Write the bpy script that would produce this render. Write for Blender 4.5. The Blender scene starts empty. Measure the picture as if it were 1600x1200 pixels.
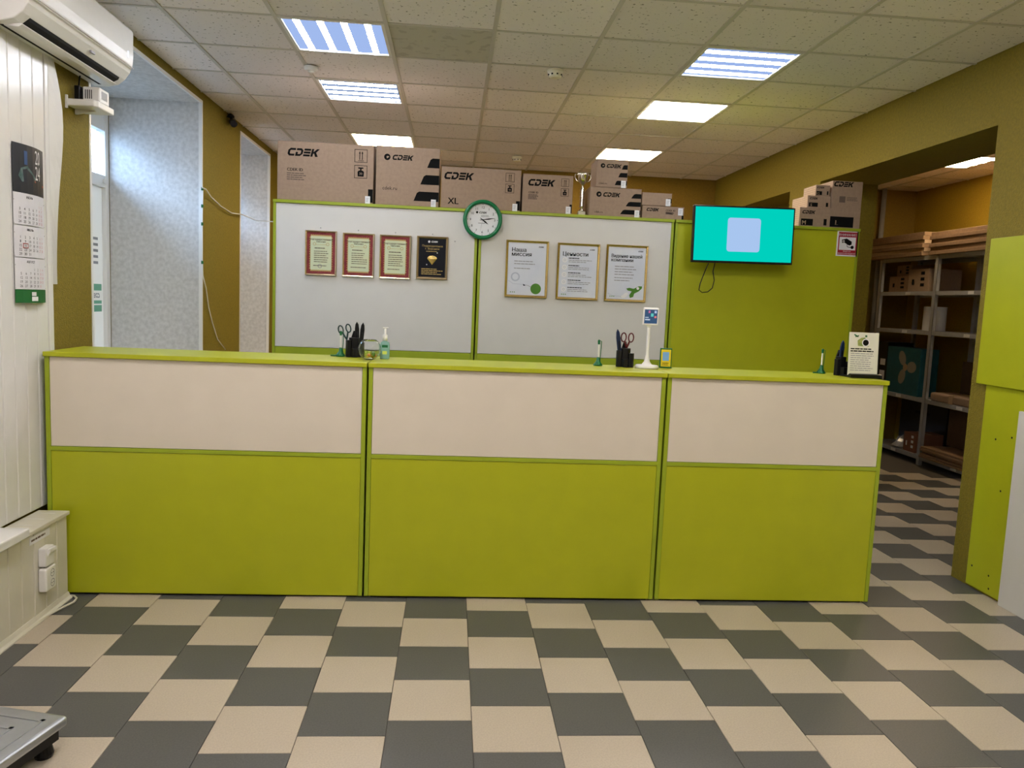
import bpy, bmesh, math, random
from mathutils import Vector, Matrix
random.seed(7)
scene = bpy.context.scene
C = scene.collection
PI = math.pi

# ------------------------------------------------------------------ camera
FPX, PITCH, ROLL, YAW, CAMZ = 1213.9, -.1060, .0419, .080, 1.51
def _axes():
    cp, sp, cr, sr = math.cos(PITCH), math.sin(PITCH), math.cos(ROLL), math.sin(ROLL)
    R = Vector((1, 0, 0)); F = Vector((0, cp, sp)); U = Vector((0, -sp, cp))
    R, U = cr * R + sr * U, -sr * R + cr * U
    c, s = math.cos(YAW), math.sin(YAW)
    w = lambda v: Vector((v[0] * c + v[1] * s, -v[0] * s + v[1] * c, v[2]))
    return w(R), w(U), w(F)
RW, UW, FW = _axes()
CAM = Vector((0, 0, CAMZ))
def ray(x, y): return RW * ((x - 800) / FPX) + UW * (-(y - 600) / FPX) + FW
def onZ(x, y, z): d = ray(x, y); return CAM + d * ((z - CAMZ) / d.z)
def onY(x, y, Y): d = ray(x, y); return CAM + d * (Y / d.y)
def onX(x, y, X): d = ray(x, y); return CAM + d * (X / d.x)
cd = bpy.data.cameras.new('camera'); cd.sensor_width = 36; cd.lens = FPX / 1600 * 36
cd.clip_start = .05; cd.clip_end = 200
co = bpy.data.objects.new('camera', cd); C.objects.link(co)
m3 = Matrix((RW, UW, -FW)).transposed()
co.matrix_world = Matrix.Translation(CAM) @ m3.to_4x4()
scene.camera = co

# ------------------------------------------------------------------ world, daylight, exposure
world = bpy.data.worlds.new('sky'); scene.world = world; world.use_nodes = True
bg = world.node_tree.nodes['Background']
bg.inputs['Color'].default_value = (.45, .66, 1.0, 1); bg.inputs['Strength'].default_value = 11.0
vs = scene.view_settings
vs.view_transform = 'Standard'; vs.look = 'None'; vs.exposure = 1.02; vs.gamma = 1.0
vs.use_curve_mapping = False
for (y0, y1) in ((4.45, 6.33), (7.42, 8.57)):           # portals: let the sky find the two windows
    ld = bpy.data.lights.new('window_portal', 'AREA'); ld.shape = 'RECTANGLE'
    ld.size = .45; ld.size_y = y1 - y0; ld.cycles.is_portal = True
    lo = bpy.data.objects.new('window_portal', ld); C.objects.link(lo)
    lo.location = (-2.72, (y0 + y1) / 2, 2.5); lo.rotation_euler = (0, -PI / 2, 0)

# ------------------------------------------------------------------ materials
MATS = {}
def _n(nt, t): return nt.nodes.new(t)
def mat(name, col, rough=.5, metal=0, var=0.0, vscale=20, bump=0, bscale=200, emit=None, estr=0,
        trans=0, ior=1.45, alpha=1, spec=.5, col2=None, detail=3, coat=0):
    if name in MATS: return MATS[name]
    m = bpy.data.materials.new(name); m.use_nodes = True
    nt = m.node_tree; b = nt.nodes['Principled BSDF']
    b.inputs['Base Color'].default_value = (*col, 1); b.inputs['Roughness'].default_value = rough
    b.inputs['Metallic'].default_value = metal; b.inputs['Specular IOR Level'].default_value = spec
    b.inputs['IOR'].default_value = ior; b.inputs['Transmission Weight'].default_value = trans
    b.inputs['Coat Weight'].default_value = coat; b.inputs['Alpha'].default_value = alpha
    tc = _n(nt, 'ShaderNodeTexCoord')
    if var or col2:
        no = _n(nt, 'ShaderNodeTexNoise'); no.inputs['Scale'].default_value = vscale
        no.inputs['Detail'].default_value = detail
        nt.links.new(tc.outputs['Object'], no.inputs['Vector'])
        mx = _n(nt, 'ShaderNodeMix'); mx.data_type = 'RGBA'
        rp = _n(nt, 'ShaderNodeMapRange'); rp.inputs[1].default_value = .3; rp.inputs[2].default_value = .7
        nt.links.new(no.outputs['Fac'], rp.inputs[0]); nt.links.new(rp.outputs[0], mx.inputs[0])
        c2 = col2 or tuple(min(1, c * (1 + var)) for c in col)
        c1 = col if col2 else tuple(c * (1 - var) for c in col)
        mx.inputs[6].default_value = (*c1, 1); mx.inputs[7].default_value = (*c2, 1)
        nt.links.new(mx.outputs[2], b.inputs['Base Color'])
    if bump:
        n2 = _n(nt, 'ShaderNodeTexNoise'); n2.inputs['Scale'].default_value = bscale; n2.inputs['Detail'].default_value = 2
        nt.links.new(tc.outputs['Object'], n2.inputs['Vector'])
        bp = _n(nt, 'ShaderNodeBump'); bp.inputs['Strength'].default_value = bump; bp.inputs['Distance'].default_value = .01
        nt.links.new(n2.outputs['Fac'], bp.inputs['Height']); nt.links.new(bp.outputs['Normal'], b.inputs['Normal'])
    if emit:
        b.inputs['Emission Color'].default_value = (*emit, 1); b.inputs['Emission Strength'].default_value = estr
    MATS[name] = m
    return m
def speckle(name, base, dark, scale=55, thr=.62, rough=.9, streak=None):
    """mineral fibre tile: pale board with small dark pin holes"""
    if name in MATS: return MATS[name]
    m = mat(name, base, rough); nt = m.node_tree; b = nt.nodes['Principled BSDF']
    tc = next(n for n in nt.nodes if n.bl_idname == 'ShaderNodeTexCoord')
    oi = _n(nt, 'ShaderNodeObjectInfo'); ad = _n(nt, 'ShaderNodeVectorMath'); ad.operation = 'ADD'
    sc = _n(nt, 'ShaderNodeVectorMath'); sc.operation = 'SCALE'; sc.inputs['Scale'].default_value = 37
    cb = _n(nt, 'ShaderNodeCombineXYZ'); nt.links.new(oi.outputs['Random'], cb.inputs[0]); nt.links.new(oi.outputs['Random'], cb.inputs[1])
    nt.links.new(cb.outputs[0], sc.inputs[0]); nt.links.new(tc.outputs['Object'], ad.inputs[0]); nt.links.new(sc.outputs[0], ad.inputs[1])
    no = _n(nt, 'ShaderNodeTexNoise'); no.inputs['Scale'].default_value = scale; no.inputs['Detail'].default_value = 3
    nt.links.new(ad.outputs[0], no.inputs['Vector'])
    mr = _n(nt, 'ShaderNodeMapRange'); mr.inputs[1].default_value = thr; mr.inputs[2].default_value = thr + .05
    nt.links.new(no.outputs['Fac'], mr.inputs[0])
    mx = _n(nt, 'ShaderNodeMix'); mx.data_type = 'RGBA'
    mx.inputs[6].default_value = (*base, 1); mx.inputs[7].default_value = (*dark, 1)
    nt.links.new(mr.outputs[0], mx.inputs[0])
    # slight tile to tile tone
    mr2 = _n(nt, 'ShaderNodeMapRange'); mr2.inputs[3].default_value = .90; mr2.inputs[4].default_value = 1.04
    nt.links.new(oi.outputs['Random'], mr2.inputs[0])
    ms = _n(nt, 'ShaderNodeVectorMath'); ms.operation = 'SCALE'
    nt.links.new(mx.outputs[2], ms.inputs[0]); nt.links.new(mr2.outputs[0], ms.inputs['Scale'])
    nt.links.new(ms.outputs[0], b.inputs['Base Color'])
    return m
def emis(name, col, s):
    if name in MATS: return MATS[name]
    m = bpy.data.materials.new(name); m.use_nodes = True; nt = m.node_tree
    nt.nodes.remove(nt.nodes['Principled BSDF']); e = _n(nt, 'ShaderNodeEmission')
    e.inputs[0].default_value = (*col, 1); e.inputs[1].default_value = s
    nt.links.new(e.outputs[0], nt.nodes['Material Output'].inputs[0]); MATS[name] = m
    return m

M_OLIVE = mat('olive_wallpaper', (.215, .160, .010), .75, var=.12, vscale=60, bump=.5, bscale=130)
M_CEIL = speckle('ceiling_board', (.88, .83, .82), (.26, .24, .21), 46, .635)
M_CEILOLD = speckle('ceiling_board_stained', (.58, .55, .46), (.48, .45, .37), 14, .56)
M_TBAR = mat('ceiling_grid_paint', (.60, .57, .52), .5)
M_BEIGE = mat('beige_floor_tile', (.50, .43, .335), .38, var=.09, vscale=160, detail=5)
M_GREY = mat('grey_floor_tile', (.098, .098, .094), .38, var=.14, vscale=160, detail=5)
M_GROUT = mat('grout', (.10, .09, .08), .9)
M_GREEN = mat('lime_board', (.42, .45, .012), .38, var=.03, vscale=8)
M_GREEND = mat('lime_edge', (.31, .39, .018), .40, var=.03, vscale=8)
M_CREAM = mat('cream_board', (.70, .63, .52), .42, var=.02, vscale=6)
M_WBOARD = mat('white_board', (.66, .65, .62), .42, var=.02, vscale=6)
M_PVC = mat('white_pvc', (.74, .73, .70), .22, var=.02, vscale=10)
M_PVCW = mat('warm_pvc', (.66, .63, .53), .3, var=.03, vscale=10)
M_WHITE = mat('white_plastic', (.80, .79, .76), .32, var=.01, vscale=30)
M_BLACK = mat('black_plastic', (.006, .006, .007), .35, var=.1, vscale=30, spec=.3)
M_DARK = mat('dark_gap', (.01, .01, .01), .9)
M_CARD = mat('cardboard', (.335, .235, .165), .85, var=.07, vscale=45, bump=.05, bscale=300)
M_CARDE = mat('cardboard_edge', (.44, .31, .20), .9, var=.1, vscale=60)
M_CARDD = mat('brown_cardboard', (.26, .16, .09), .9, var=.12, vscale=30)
M_INK = mat('black_print', (.006, .006, .006), .8, spec=.12)
M_INK2 = mat('brown_print', (.14, .10, .075), .8)
M_PAPER = mat('white_paper', (.78, .78, .80), .8)
M_GREYP = mat('grey_print', (.28, .28, .30), .8)
M_GOLD = mat('gold_frame', (.62, .44, .16), .25, metal=.9, var=.05, vscale=40)
M_SILVER = mat('silver_gold_frame', (.70, .55, .34), .25, metal=.85, var=.05, vscale=40)
M_CHROME = mat('polished_silver', (.75, .72, .66), .12, metal=1)
M_STEEL = mat('grey_steel', (.34, .34, .35), .45, metal=.35, var=.06, vscale=30)
M_RACK = mat('rack_paint', (.40, .40, .41), .45, metal=.1, var=.06, vscale=30)
M_STAIN = mat('stainless_plate', (.50, .52, .55), .33, metal=.9, var=.05, vscale=15)
M_GREENP = mat('green_plastic', (.004, .12, .035), .3)
M_CLOCKG = mat('clock_green', (.0, .16, .05), .3)
M_REVEAL = mat('scroll_wallpaper', (.53, .525, .51), .7, col2=(.66, .655, .64), vscale=34, detail=1.2)
M_GLASSM = None

# ------------------------------------------------------------------ mesh helpers
class MB:
    def __init__(s): s.v = []; s.f = []
    def face(s, pts):
        i = len(s.v); s.v += [tuple(p) for p in pts]; s.f.append(tuple(range(i, i + len(pts)))); return s
    def box(s, x0, y0, z0, x1, y1, z1):
        i = len(s.v)
        s.v += [(x0, y0, z0), (x1, y0, z0), (x1, y1, z0), (x0, y1, z0), (x0, y0, z1), (x1, y0, z1), (x1, y1, z1), (x0, y1, z1)]
        s.f += [tuple(i + k for k in q) for q in ((3, 2, 1, 0), (4, 5, 6, 7), (0, 1, 5, 4), (1, 2, 6, 5), (2, 3, 7, 6), (3, 0, 4, 7))]
        return s
    def prism(s, poly, a0, a1, axis='y'):
        """extrude a 2-D outline along an axis: y -> outline (x,z); x -> (y,z); z -> (x,y)"""
        mk = {'y': lambda p, a: (p[0], a, p[1]), 'x': lambda p, a: (a, p[0], p[1]), 'z': lambda p, a: (p[0], p[1], a)}[axis]
        n = len(poly); i = len(s.v)
        s.v += [mk(p, a0) for p in poly] + [mk(p, a1) for p in poly]
        s.f.append(tuple(i + k for k in range(n))); s.f.append(tuple(i + n + k for k in reversed(range(n))))
        for k in range(n):
            k2 = (k + 1) % n; s.f.append((i + k, i + n + k, i + n + k2, i + k2))
        return s
    def tube(s, pts, r, n=8, caps=True):
        pts = [Vector(p) for p in pts]; rr = r if isinstance(r, (list, tuple)) else [r] * len(pts)
        i0 = len(s.v); ref = None
        for k, p in enumerate(pts):
            a = pts[max(k - 1, 0)]; b = pts[min(k + 1, len(pts) - 1)]
            d = (b - a).normalized()
            if ref is None: ref = d.orthogonal().normalized()
            u = (ref - d * ref.dot(d)).normalized(); ref = u; w = d.cross(u)
            for j in range(n):
                t = 2 * PI * j / n; s.v.append(tuple(p + (u * math.cos(t) + w * math.sin(t)) * rr[k]))
        for k in range(len(pts) - 1):
            for j in range(n):
                j2 = (j + 1) % n; a = i0 + k * n; b = a + n
                s.f.append((a + j, a + j2, b + j2, b + j))
        if caps:
            s.f.append(tuple(i0 + j for j in reversed(range(n)))); e = i0 + (len(pts) - 1) * n
            s.f.append(tuple(e + j for j in range(n)))
        return s
    def lathe(s, prof, n=24, c=(0, 0, 0), cap=True):
        i0 = len(s.v)
        for (r, z) in prof:
            for j in range(n):
                t = 2 * PI * j / n; s.v.append((c[0] + r * math.cos(t), c[1] + r * math.sin(t), c[2] + z))
        for k in range(len(prof) - 1):
            for j in range(n):
                j2 = (j + 1) % n; a = i0 + k * n; b = a + n
                s.f.append((a + j, a + j2, b + j2, b + j))
        if cap:
            s.f.append(tuple(i0 + j for j in reversed(range(n)))); e = i0 + (len(prof) - 1) * n
            s.f.append(tuple(e + j for j in range(n)))
        return s
    # flat print, drawn on the local x-z plane, facing -y
    def rect(s, x0, z0, x1, z1, y=0): return s.face([(x0, y, z0), (x1, y, z0), (x1, y, z1), (x0, y, z1)])
    def poly(s, pts, y=0): return s.face([(p[0], y, p[1]) for p in pts])
    def disc(s, x, z, r, y=0, n=28, sq=1): return s.poly([(x + r * math.cos(2 * PI * k / n), z + sq * r * math.sin(2 * PI * k / n)) for k in range(n)], y)
    def ring(s, x, z, r0, r1, y=0, n=28):
        for k in range(n):
            a, b = 2 * PI * k / n, 2 * PI * (k + 1) / n
            s.poly([(x + r0 * math.cos(a), z + r0 * math.sin(a)), (x + r1 * math.cos(a), z + r1 * math.sin(a)),
                    (x + r1 * math.cos(b), z + r1 * math.sin(b)), (x + r0 * math.cos(b), z + r0 * math.sin(b))], y)
        return s
    def frame(s, x0, z0, x1, z1, t, y=0):
        s.rect(x0, z0, x1, z0 + t, y); s.rect(x0, z1 - t, x1, z1, y)
        s.rect(x0, z0 + t, x0 + t, z1 - t, y); s.rect(x1 - t, z0 + t, x1, z1 - t, y); return s
    def line(s, x0, z0, x1, z1, t, y=0):
        d = Vector((x1 - x0, z1 - z0)); d = Vector((-d.y, d.x)).normalized() * t / 2
        return s.poly([(x0 - d.x, z0 - d.y), (x1 - d.x, z1 - d.y), (x1 + d.x, z1 + d.y), (x0 + d.x, z0 + d.y)], y)
    def bars(s, x0, z, w, n, dz, t, y=0, seed=0):
        """lines of writing too small to read, as thin broken strokes"""
        rn = random.Random(seed * 31 + n)
        for k in range(n):
            x = x0; end = x0 + w * rn.uniform(.7, 1)
            while x < end - .002:
                l = min(w * rn.uniform(.08, .22), end - x); s.rect(x, z - k * dz - t / 2, x + l, z - k * dz + t / 2, y); x += l + w * .02
        return s
    def text(s, txt, x, z, size, y=0, align='CENTER', bold=0, shear=0, sx=1):
        if bold:
            for d in (-.022, .022): s.text(txt, x + d * size, z, size, y - .00002, align, 0, shear, sx)
        vs_, fs_ = text_geo(txt, align, 0, shear)
        i = len(s.v); s.v += [(x + a * size * sx, y, z + b * size) for a, b in vs_]
        s.f += [tuple(i + k for k in f) for f in fs_]
        return s
    def logo(s, x, z, h, y=0):
        """slanted wordmark, lower left corner at x,z"""
        L = [[(.95, 1), (.25, 1), (0, .75), (0, .25), (.25, 0), (.9, 0), (.9, .26), (.36, .26), (.28, .34), (.28, .66), (.36, .74), (.95, .74)]]
        sets = [(0, L[0])]
        sets.append((1.02, [(0.05, 1), (.65, 1), (.92, .76), (.92, .3), (.62, 0), (0, 0), (0, .52), (.27, .52), (.27, .26), (.54, .26), (.65, .37), (.65, .66), (.57, .74), (.05, .74)]))
        for a in (0, .37, .74): sets.append((2.05, [(0, a), (.86, a), (.86, a + .26), (0, a + .26)]))
        sets.append((3.0, [(0, 0), (.28, 0), (.28, .36), (.40, .42), (.62, 0), (.98, 0), (.64, .54), (1.0, 1), (.66, 1), (.28, .60), (.28, 1), (0, 1)]))
        for off, p in sets: s.poly([(x + h * (off + a + .24 * b), z + h * b) for a, b in p], y)
        return s
    def build(s, name, material, parent=None, smooth=False, bevel=0, segs=2, solid=0):
        me = bpy.data.meshes.new(name); me.from_pydata(s.v, [], s.f); me.materials.append(material)
        if not s.flat():
            bm = bmesh.new(); bm.from_mesh(me); bmesh.ops.recalc_face_normals(bm, faces=bm.faces); bm.to_mesh(me); bm.free()
        me.update()
        if smooth:
            for p in me.polygons: p.use_smooth = True
        o = bpy.data.objects.new(name, me); C.objects.link(o)
        if parent: o.parent = parent
        if solid:
            md = o.modifiers.new('solid', 'SOLIDIFY'); md.thickness = solid; md.offset = 0
        if bevel:
            md = o.modifiers.new('bevel', 'BEVEL'); md.width = bevel; md.segments = segs; md.limit_method = 'ANGLE'; md.angle_limit = .7
        return o
    def flat(s): return False
class PR(MB):                                                 # prints keep their facing
    def flat(s): return True
_TC = {}
def text_geo(txt, align, bold, shear):
    k = (txt, align, bold, shear)
    if k not in _TC:
        cu = bpy.data.curves.new('t', 'FONT'); cu.body = txt; cu.align_x = align; cu.align_y = 'BOTTOM_BASELINE'
        cu.offset = bold; cu.shear = shear; cu.resolution_u = 2; cu.fill_mode = 'FRONT'
        o = bpy.data.objects.new('t', cu); C.objects.link(o)
        dg = bpy.context.evaluated_depsgraph_get(); dg.update()
        me = o.evaluated_get(dg).to_mesh()
        _TC[k] = ([(v.co.x, v.co.y) for v in me.vertices], [tuple(p.vertices) for p in me.polygons])
        o.evaluated_get(dg).to_mesh_clear()
        bpy.data.objects.remove(o); bpy.data.curves.remove(cu)
    return _TC[k]
def tag(o, label, cat, group=None):
    o['label'] = label; o['category'] = cat
    if group: o['group'] = group
    return o
def thing(name, label, cat, loc=(0, 0, 0), rz=0, group=None):
    o = bpy.data.objects.new(name, None); o.empty_display_size = .05; C.objects.link(o)
    o.location = loc; o.rotation_euler = (0, 0, rz)
    return tag(o, label, cat, group)
def struct(o): o['kind'] = 'structure'; return o
def share(o, name, parent, loc, rz=0):
    """another object on the same mesh"""
    c = bpy.data.objects.new(name, o.data); C.objects.link(c); c.parent = parent; c.location = loc; c.rotation_euler = (0, 0, rz)
    for md in o.modifiers:
        n = c.modifiers.new(md.name, md.type)
        if md.type == 'BEVEL': n.width = md.width; n.segments = md.segments; n.limit_method = 'ANGLE'; n.angle_limit = md.angle_limit
    return c

# ================================================================== THE SETTING
XL, XR, YB, YN, ZC = -1.97, 3.0, 9.02, -2.6, 3.0
# ---- floor: grout bed with every tile laid on it
floor = struct(MB().box(-2.7, YN, -.06, 5.5, YB, -.004).build('floor', M_GROUT))
ts = .30
tm = MB().box(.0012, .0012, -.006, ts - .0012, ts - .0012, 0)
t_b = tm.build('tile', M_BEIGE, floor, bevel=.0012, segs=1); t_g = tm.build('tile', M_GREY, floor, bevel=.0012, segs=1)
cells = []
for i in range(-9, 19):
    for s_ in range(-24, 22):
        u = s_ + 2 * i / 3.0
        x = .118 + i * ts; y = 2.761 - (u + 1) * ts
        if y + ts < YN or y > YB - .05 or x > 5.45 or x < -2.05: continue
        front = y > 1.85 and y < 3.85 and x < 3.05
        side = x > 2.1 and x < 4.9 and y >= 3.4 and y < 8.3
        cells.append((0 if (front or side) else 1, y, x, s_ % 2 == 0))
cells.sort()
first = {True: t_b, False: t_g}; used = {True: False, False: False}
rest = {True: MB(), False: MB()}
for n, (pr_, y, x, beige) in enumerate(cells):
    if n < 298:
        if not used[beige]: used[beige] = True; first[beige].location = (x, y, 0)
        else: share(first[beige], 'tile', floor, (x, y, 0))
    else:
        rest[beige].box(x + .0012, y + .0012, -.006, x + ts - .0012, y + ts - .0012, 0)
for k, m_ in ((True, M_BEIGE), (False, M_GREY)):
    o = rest[k].build('tile_field', m_, floor); o['kind'] = 'stuff'

# ---- ceiling: slab, grid bars and every visible board
GX, GY = .182, 4.50
ceiling = struct(MB().box(-2.75, YN, 3.045, 5.5, YB, 3.12).build('ceiling', M_TBAR))
LIGHTS = {(-2, 0): 'y', (2, 0): 'x', (-2, 2): 'x', (2, 2): 'x', (-2, 5): 'x', (2, 5): 'x',
          (-2, -4): 'x', (2, -4): 'x', (-2, -8): 'x', (2, -8): 'x', (7, 4): 'x'}
def cell(k, r): return GX + .6 * k, GY + .6 * r
bm_ = MB().box(.006, .006, 0, .594, .594, .014)
c_t = None
for k in range(-4, 9):
    for r in range(-12, 8):
        if (k, r) in LIGHTS: continue
        x, y = cell(k, r); x0, x1 = max(x, XL), min(x + .6, 5.45); y1 = min(y + .6, YB)
        if k < 5 and x + .6 > XR and x < XR: x1 = XR
        if x1 - x0 < .05 or y1 - y < .05: continue
        old = (k, r) == (-1, 0)
        if x1 - x0 > .595 and y1 - y > .595 and not old:
            if c_t is None: c_t = bm_.build('ceiling_board', M_CEIL, ceiling); c_t.location = (x, y, 3.002)
            else: share(c_t, 'ceiling_board', ceiling, (x, y, 3.002))
        else:
            o = MB().box(.006, .006, 0, x1 - x0 - .006, y1 - y - .006, .014).build('ceiling_board', M_CEILOLD if old else M_CEIL, ceiling)
            o.location = (x0, y, 3.002)
for k in range(-3, 9):
    x = GX + .6 * k
    MB().box(x - .012, YN, 2.9965, x + .012, YB, 3.03).build('grid_runner', M_TBAR, ceiling)
for r in range(-12, 8):
    y = GY + .6 * r
    MB().box(XL, y - .010, 2.998, 5.45, y + .010, 3.03).build('cross_tee', M_TBAR, ceiling)

# ---- left wall: olive wallpaper with two deep window niches
NZ = 2.93
wl = MB()
for (y0, y1) in ((YN, 4.45), (6.33, 7.42), (8.57, YB)): wl.box(-2.75, y0, 0, XL, y1, 3.05)
for (y0, y1) in ((4.45, 6.33), (7.42, 8.57)):
    wl.box(-2.75, y0, NZ, XL, y1, 3.05); wl.box(-2.75, y0, 0, XL, y1, .75)
wall_left = struct(wl.build('wall_left', M_OLIVE))
M_SILL = mat('white_sill', (.72, .72, .70), .35)
for i, (y0, y1) in enumerate(((4.45, 6.33), (7.42, 8.57))):
    MB().box(-2.66, y1 - .006, .75, XL + .002, y1 + .001, NZ).build('reveal_lining', M_REVEAL, wall_left)
    MB().box(-2.66, y0 - .001, .75, XL + .002, y0 + .006, NZ).build('reveal_lining', M_REVEAL, wall_left)
    MB().box(-2.66, y0, NZ - .006, XL + .002, y1, NZ + .001).build('soffit_lining', M_REVEAL, wall_left)
    MB().box(-2.66, y0, .75, XL + .03, y1, .78).build('window_sill', M_SILL, wall_left, bevel=.005)
    e = MB()
    e.box(XL - .012, y0 - .012, .78, XL + .004, y0 + .008, NZ + .012); e.box(XL - .022, y1 - .012, .78, XL + .004, y1 + .006, NZ + .012)
    e.box(XL - .012, y0, NZ - .01, XL + .004, y1, NZ + .012)
    e.build('corner_bead', M_WHITE, wall_left)
# grey strip of wall between niche head and ceiling
# windows
M_FILM = mat('frosted_film', (.70, .69, .66), .6, trans=0)
nt = M_FILM.node_tree; b_ = nt.nodes['Principled BSDF']; tr = _n(nt, 'ShaderNodeBsdfTranslucent'); tr.inputs[0].default_value = (.17, .155, .135, 1)
ad_ = _n(nt, 'ShaderNodeAddShader'); nt.links.new(b_.outputs[0], ad_.inputs[0]); nt.links.new(tr.outputs[0], ad_.inputs[1])
nt.links.new(ad_.outputs[0], nt.nodes['Material Output'].inputs[0])
M_PANE = bpy.data.materials.new('window_glass'); M_PANE.use_nodes = True
nt = M_PANE.node_tree; nt.nodes.remove(nt.nodes['Principled BSDF'])
g1 = _n(nt, 'ShaderNodeBsdfTransparent'); g1.inputs[0].default_value = (.93, .95, .96, 1)
g2 = _n(nt, 'ShaderNodeBsdfGlossy'); g2.inputs['Roughness'].default_value = .03
mx = _n(nt, 'ShaderNodeMixShader'); mx.inputs[0].default_value = .06
nt.links.new(g1.outputs[0], mx.inputs[1]); nt.links.new(g2.outputs[0], mx.inputs[2]); nt.links.new(mx.outputs[0], nt.nodes['Material Output'].inputs[0])
M_TEALP = mat('teal_print', (.16, .42, .30), .7)
for i, (y0, y1) in enumerate(((4.45, 6.33), (7.42, 8.57))):
    w = bpy.data.objects.new('window_%d' % (i + 1), None); C.objects.link(w); w.location = (-2.70, y0, 0); struct(w)
    L = y1 - y0; fr = MB()
    for a in (0, L / 2 - .03, L - .06): fr.box(-.035, a, .78, .035, a + .06, NZ)
    for z0, z1 in ((.78, .84), (2.24, 2.33), (2.66, NZ)): fr.box(-.03, 0, z0, .03, L, z1)
    fr.build('window_frame', M_WHITE, w, bevel=.004)
    for a in (.06, L / 2 + .03):
        MB().box(-.004, a, 2.33, .004, a + L / 2 - .09, 2.66).build('pane', M_PANE, w)
        MB().box(-.004, a, .84, .004, a + L / 2 - .09, 2.24).build('frosted_pane', M_FILM, w)
    MB().box(.03, L - .10, 2.27, .042, L - .06, 2.30).build('window_handle', M_WHITE, w)
    if i == 0:                                            # poster stuck to the outside, seen from behind
        p = MB(); x = .0045
        for z0, z1 in ((1.46, 1.51), (1.36, 1.385), (1.30, 1.35)): p.box(x, L - .36, z0, x + .0006, L - .09, z1)
        p.build('poster_band', M_TEALP, w)
        q = PR().logo(0, 0, .035); q.v = [(x + .0008, L - .12 - vx, 1.405 + vz) for vx, vy, vz in q.v]
        q.build('poster_wordmark', M_GREYP, w)
        l = MB()
        for k in range(5): l.box(x, L - .36, 1.66 + k * .045, x + .0006, L - .14, 1.68 + k * .045)
        l.build('poster_text', M_GREYP, w)
# outside: street ground and the house across
ext = mat('street_render', (.34, .33, .31), .9, var=.08, vscale=2)
o = MB().box(-40, -20, -1.2, -2.8, 40, -1.0).build('street_ground', mat('asphalt', (.12, .12, .12), .95, var=.1, vscale=3))
o['label'] = 'grey street ground outside the windows'; o['category'] = 'ground'; o['kind'] = 'structure'
o = MB().box(-22, -20, -1.0, -16, 40, 6.4).build('house_across', ext)
o['label'] = 'pale rendered house across the street seen through the window'; o['category'] = 'building'
o = MB().box(-3.40, -3, 3.22, -2.75, 10, 3.36).build('sky_cutoff_slab', ext)  # added out of view, sized to bound the daylight patch on the reveal
o['label'] = 'added unseen slab outside above the windows, cutting off steep sky light'; o['category'] = 'slab'; o['kind'] = 'structure'
# ---- plastic cladding on the near left wall
wp = MB().box(XL, YN, .43, -1.945, 3.93, 2.95)
clad = struct(wp.build('wall_cladding', M_PVC))
pm = MB().prism([(0, 0), (.0, .012), (.004, .015), (.091, .015), (.095, .012), (.095, 0)], .44, 2.95, 'z')
pm.v = [(b, a, z) for a, b, z in pm.v]
pan = None; y = 3.80
while y > 1.6:
    if pan is None: pan = pm.build('panel', M_PVC, clad); pan.location = (-1.945, y, 0)
    else: share(pan, 'panel', clad, (-1.945, y, 0))
    y -= .0985
MB().box(-1.945, 3.899, .44, -1.925, 3.94, 2.60).build('edge_trim', M_PVC, clad, bevel=.003)
# torn strip of plastic curling off the edge
fl = MB(); N = 14; zs = [2.56 - (2.56 - 1.50) * k / N for k in range(N + 1)]
for k in range(N):
    def P(zz, j):
        t = (2.56 - zz) / 1.06; wdt = .055 + .05 * t + .012 * math.sin(t * 9)
        return (-1.925 + (.03 * math.sin(t * 5) * j), 3.925 + wdt * j, zz)
    for j in (0, .5): fl.face([P(zs[k], j), P(zs[k], j + .5), P(zs[k + 1], j + .5), P(zs[k + 1], j)])
fl.build('curling_strip', M_PVC, clad, solid=.002)

# ---- right wall with the wide opening under a beam, storage room beyond
wr = MB()
wr.box(XR, YN, 0, XR + .5, 4.25, 3.05)
wr.box(XR, 4.25, 2.60, XR + .5, YB, 3.05)
wr.box(XR, 6.37, 0, XR + .5, 6.95, 2.60)
wr.box(XR + .32, 6.95, 0, XR + .5, YB, 2.60)
wall_right = struct(wr.build('wall_right', M_OLIVE))
M_YEL = mat('yellow_wallpaper', (.36, .23, .012), .75, var=.1, vscale=60, bump=.4, bscale=130)
struct(MB().box(5.45, YN, 0, 5.6, YB, 3.05).build('wall_storage', M_YEL))
struct(MB().box(XR + .5, 3.2, 0, 5.45, 3.4, 3.05).build('wall_storage_near', M_YEL))
struct(MB().box(-2.75, YB, 0, 5.6, YB + .15, 3.05).build('wall_back', mat('brown_wallpaper', (.22, .135, .012), .8, var=.1, vscale=60, bump=.4, bscale=130)))
struct(MB().box(-2.75, YN - .15, 0, 5.6, YN, 3.05).build('wall_front', mat('front_plaster', (.60, .57, .50), .8, var=.04)))
o = MB().tube([(5.0, 8.94, 0), (5.0, 8.94, 3.0)], .028, 12).build('heating_pipe', M_STEEL, smooth=True)
tag(o, 'vertical grey heating pipe in the dark storage corner', 'pipe')

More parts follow.
